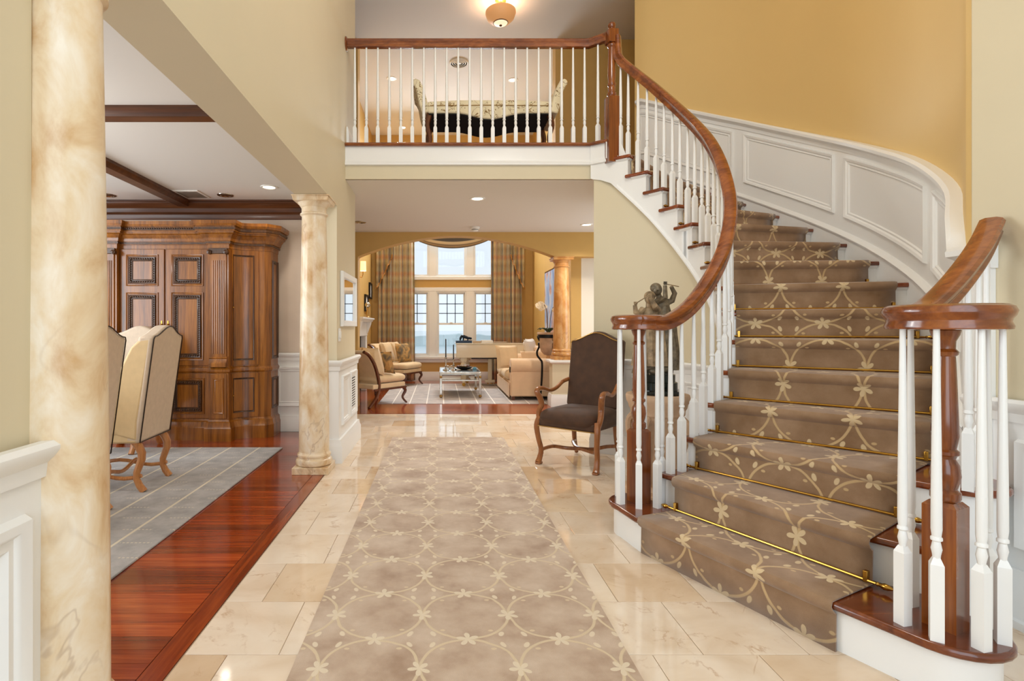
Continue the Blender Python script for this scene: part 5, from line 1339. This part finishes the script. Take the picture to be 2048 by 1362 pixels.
def book(label,loc,rz,w,d,h,m):
    t=thing('book',label,'book',loc,rz,'books on the piano')
    MB().box(-w/2+0.006,w/2-0.006,-d/2+0.004,d/2-0.006,0.004,h-0.004).build('pages',M['paper'],t)
    MB().box(-w/2,w/2,-d/2,d/2,0,0.004).box(-w/2,w/2,-d/2,d/2,h-0.004,h).box(-w/2,w/2,-d/2,-d/2+0.004,0,h).build('cover',m,t)
    return t
book('dark blue book under the small sculpture on the piano',(0.47,10.75,0.862),0,0.32,0.25,0.045,M['book_blue'])
book('tan book beside the blue book on the piano',(0.73,10.75,0.862),0.0,0.16,0.22,0.04,M['book_tan'])
book('white book in the middle of the piano lid',(0.93,10.76,0.862),0.02,0.22,0.25,0.055,M['book_white'])
book('thin cream folio at the right on the piano lid',(1.19,10.76,0.862),0.0,0.27,0.26,0.022,M['book_tan'])
t=thing('sculpture','small dark blue reclining animal sculpture on the books','sculpture',(0.50,10.75,0.908))
mb=MB(); mb.tube(catmull([(-0.10,0,0.01),(-0.085,0,0.06),(-0.05,0,0.095),(0.0,0,0.075),(0.05,0,0.055),(0.09,0,0.05),(0.115,0,0.035)],4),[0.018+0.012*math.sin(PI*k/24) for k in range(25)],10)
mb.tube([(-0.03,0,0.07),(-0.04,-0.02,0.01)],[0.02,0.012],8); mb.tube([(0.06,0,0.05),(0.05,-0.02,0.008)],[0.018,0.012],8); mb.sphere((0.115,0,0.045),0.022,10,8)
mb.build('body',M['frog'],t); MB().box(-0.12,0.13,-0.05,0.05,0,0.006).build('base',M['frog'],t)

# ---- urn with orchid on iron stand
t=thing('urn_stand','scrolled black iron stand holding the stone urn','plant stand',(1.70,8.46,0.006))
MB().lathe([(0.15,1.00),(0.165,1.005),(0.17,1.04),(0.165,1.06),(0.15,1.06),(0.15,1.0)],n=32,caps=False).build('ring',M['iron'],t)
for k in range(3):
    a=PI+k*2*PI/3-0.15; mb=MB(); mb.M=Matrix.Rotation(a,4,'Z')
    mb.tube(catmull([(0.165,0,1.03),(0.15,0,0.98),(0.11,0,0.93),(0.12,0,0.90),(0.15,0,0.915),(0.145,0,0.86),(0.175,0,0.79),(0.17,0,0.72),(0.125,0,0.66),(0.10,0,0.60),(0.105,0,0.35),(0.13,0,0.0)],4),[0.016]*45,8).build('leg',M['iron'],t)
t=thing('stone_urn','round stone urn on the iron stand','urn',(1.70,8.46,0.666))
MB().lathe([(0.02,0.065),(0.07,0.08),(0.115,0.13),(0.138,0.20),(0.142,0.28),(0.142,0.335),(0.17,0.402),(0.178,0.41),(0.17,0.43),(0.15,0.43),(0.13,0.40),(0.001,0.40)],n=36).build('bowl',M['stone'],t)
t=thing('orchid_plant','white orchid with dark leaves planted in the urn','plant',(1.70,8.46,1.068))
rnd=random.Random(2)
for k in range(14):
    a=k*0.449*PI*1.9; L=rnd.uniform(0.10,0.17); mb=MB(); mb.M=Matrix.Rotation(a,4,'Z')
    vs=[];fs=[]
    for i in range(6):
        u=i/5; wd=0.032*math.sin(PI*min(1,u*0.92+0.06)); x=0.01+L*u; z=0.02+0.09*math.sin(u*2.2)-0.02*u
        vs+=[(x,-wd,z),(x,0,z-0.008),(x,wd,z)]
    for i in range(5):
        for q in range(2): b=i*3+q; fs.append((b,b+3,b+4,b+1))
    o=mb.add(vs,fs).build('leaf',M['leaf'],t); sm=o.modifiers.new('solid','SOLIDIFY'); sm.thickness=0.003
for k,(dx,dy,h,bx) in enumerate(((-0.05,0,0.50,-0.14),(-0.02,0.03,0.46,-0.10),(0.05,0.0,0.42,0.05))):
    st=catmull([(dx*0.3,dy,0.0),(dx*0.5,dy,h*0.5),(dx,dy,h*0.85),(dx+bx*0.5,dy,h),(dx+bx,dy,h*0.92)],5)
    MB().tube(st,0.005,6).build('stem',M['stem'],t)
    for q in range(7 if k<2 else 4):
        p=st[-1-q*1]; p=st[max(0,len(st)-1-q)]; mb=MB().at((p.x+rnd.uniform(-0.015,0.015),p.y-0.02,p.z-0.02-0.02*(q%2)),rx=1.2,rz=rnd.uniform(-0.5,0.5))
        for j in range(5):
            a=j*2*PI/5; mb2=mb; mb.sphere((0.02*math.cos(a),0.02*math.sin(a),0),0.019,8,6,(1,1,0.35))
        mb.build('blossom',M['petal'],t)

# ---- painting on the right wall
t=thing('painting','large blue abstract painting on the living room wall by the orchid','painting',(2.038,9.62,1.55))
mb=MB(); 
MB().box(-0.03,0,-0.74,0.74,-0.68,0.68).build('frame',M['chrome'],t,0.004); MB().box(-0.034,-0.03,-0.71,0.71,-0.65,0.65).build('canvas',M['art'],t)
# ---- fireplace mantel, frames, sconce
t=thing('fireplace_mantel','white carved fireplace mantel on the living room side wall','mantel',(-1.5,9.55,0))
MB().sweep([(0.0,-0.72,0),(0.20,-0.72,0),(0.20,0.72,0),(0.0,0.72,0)],[(-0.2,1.27),(0.0,1.27),(0.02,1.285),(0.03,1.31),(0.05,1.32),(0.05,1.345),(-0.2,1.345)]).build('shelf',M['white'],t)
MB().box(0.0,0.13,-0.66,0.66,1.02,1.27).build('frieze',M['white'],t,0.004)
for y in (-0.58,0.58):
    MB().box(0.0,0.12,y-0.09,y+0.09,0,1.02).build('jamb',M['white'],t,0.006)
    MB().slab([(0.12,1.02),(0.20,1.22),(0.21,1.27),(0.12,1.27)],'y',y-0.06,y+0.06).build('bracket',M['white'],t,0.004)
MB().box(0.0,0.03,-0.49,0.49,0,1.02).build('firebox',M['black'],t)
def pic(label,y,z,w,h):
    t=thing('picture_frame',label,'picture',(-1.499,y,z),0,'small black framed pictures')
    mb=MB(); mring(mb,w,h,0.035,0.035); mb.build('frame',M['iron'],t,0.002); MB().box(0,0.012,-w/2+0.035,w/2-0.035,-h/2+0.035,h/2-0.035).build('mount',M['art_white'],t)
pic('upper black framed picture left of the curtain',11.52,1.95,0.36,0.34)
pic('lower black framed picture above the mantel end',10.88,1.66,0.42,0.34)
t=thing('wall_sconce','lit wall sconce with cream shade above the mantel','sconce',(-1.5,9.95,2.15))
MB().box(0,0.015,-0.04,0.04,-0.10,0.06).build('backplate',M['brass'],t,0.003)
MB().tube([(0.01,0,-0.04),(0.06,0,-0.06),(0.08,0,0.0),(0.08,0,0.06)],0.007,8).build('arm',M['brass'],t)
MB().lathe([(0.055,0.06),(0.05,0.24)],(0.085,0,0),n=20,caps=False).build('shade',M['shade'],t)
point('sconce_light',(-1.41,9.95,2.30),5,WARM,0.03)
t=thing('mantel_clock','small gilt figure on the fireplace mantel','ornament',(-1.36,10.15,1.346))
MB().lathe([(0.05,0),(0.05,0.02),(0.02,0.04),(0.03,0.10),(0.02,0.16),(0.03,0.2)],n=14).build('base',M['gold_leaf'],t); MB().sphere((0,0,0.25),0.05,14,10).build('dial',M['chrome'],t)
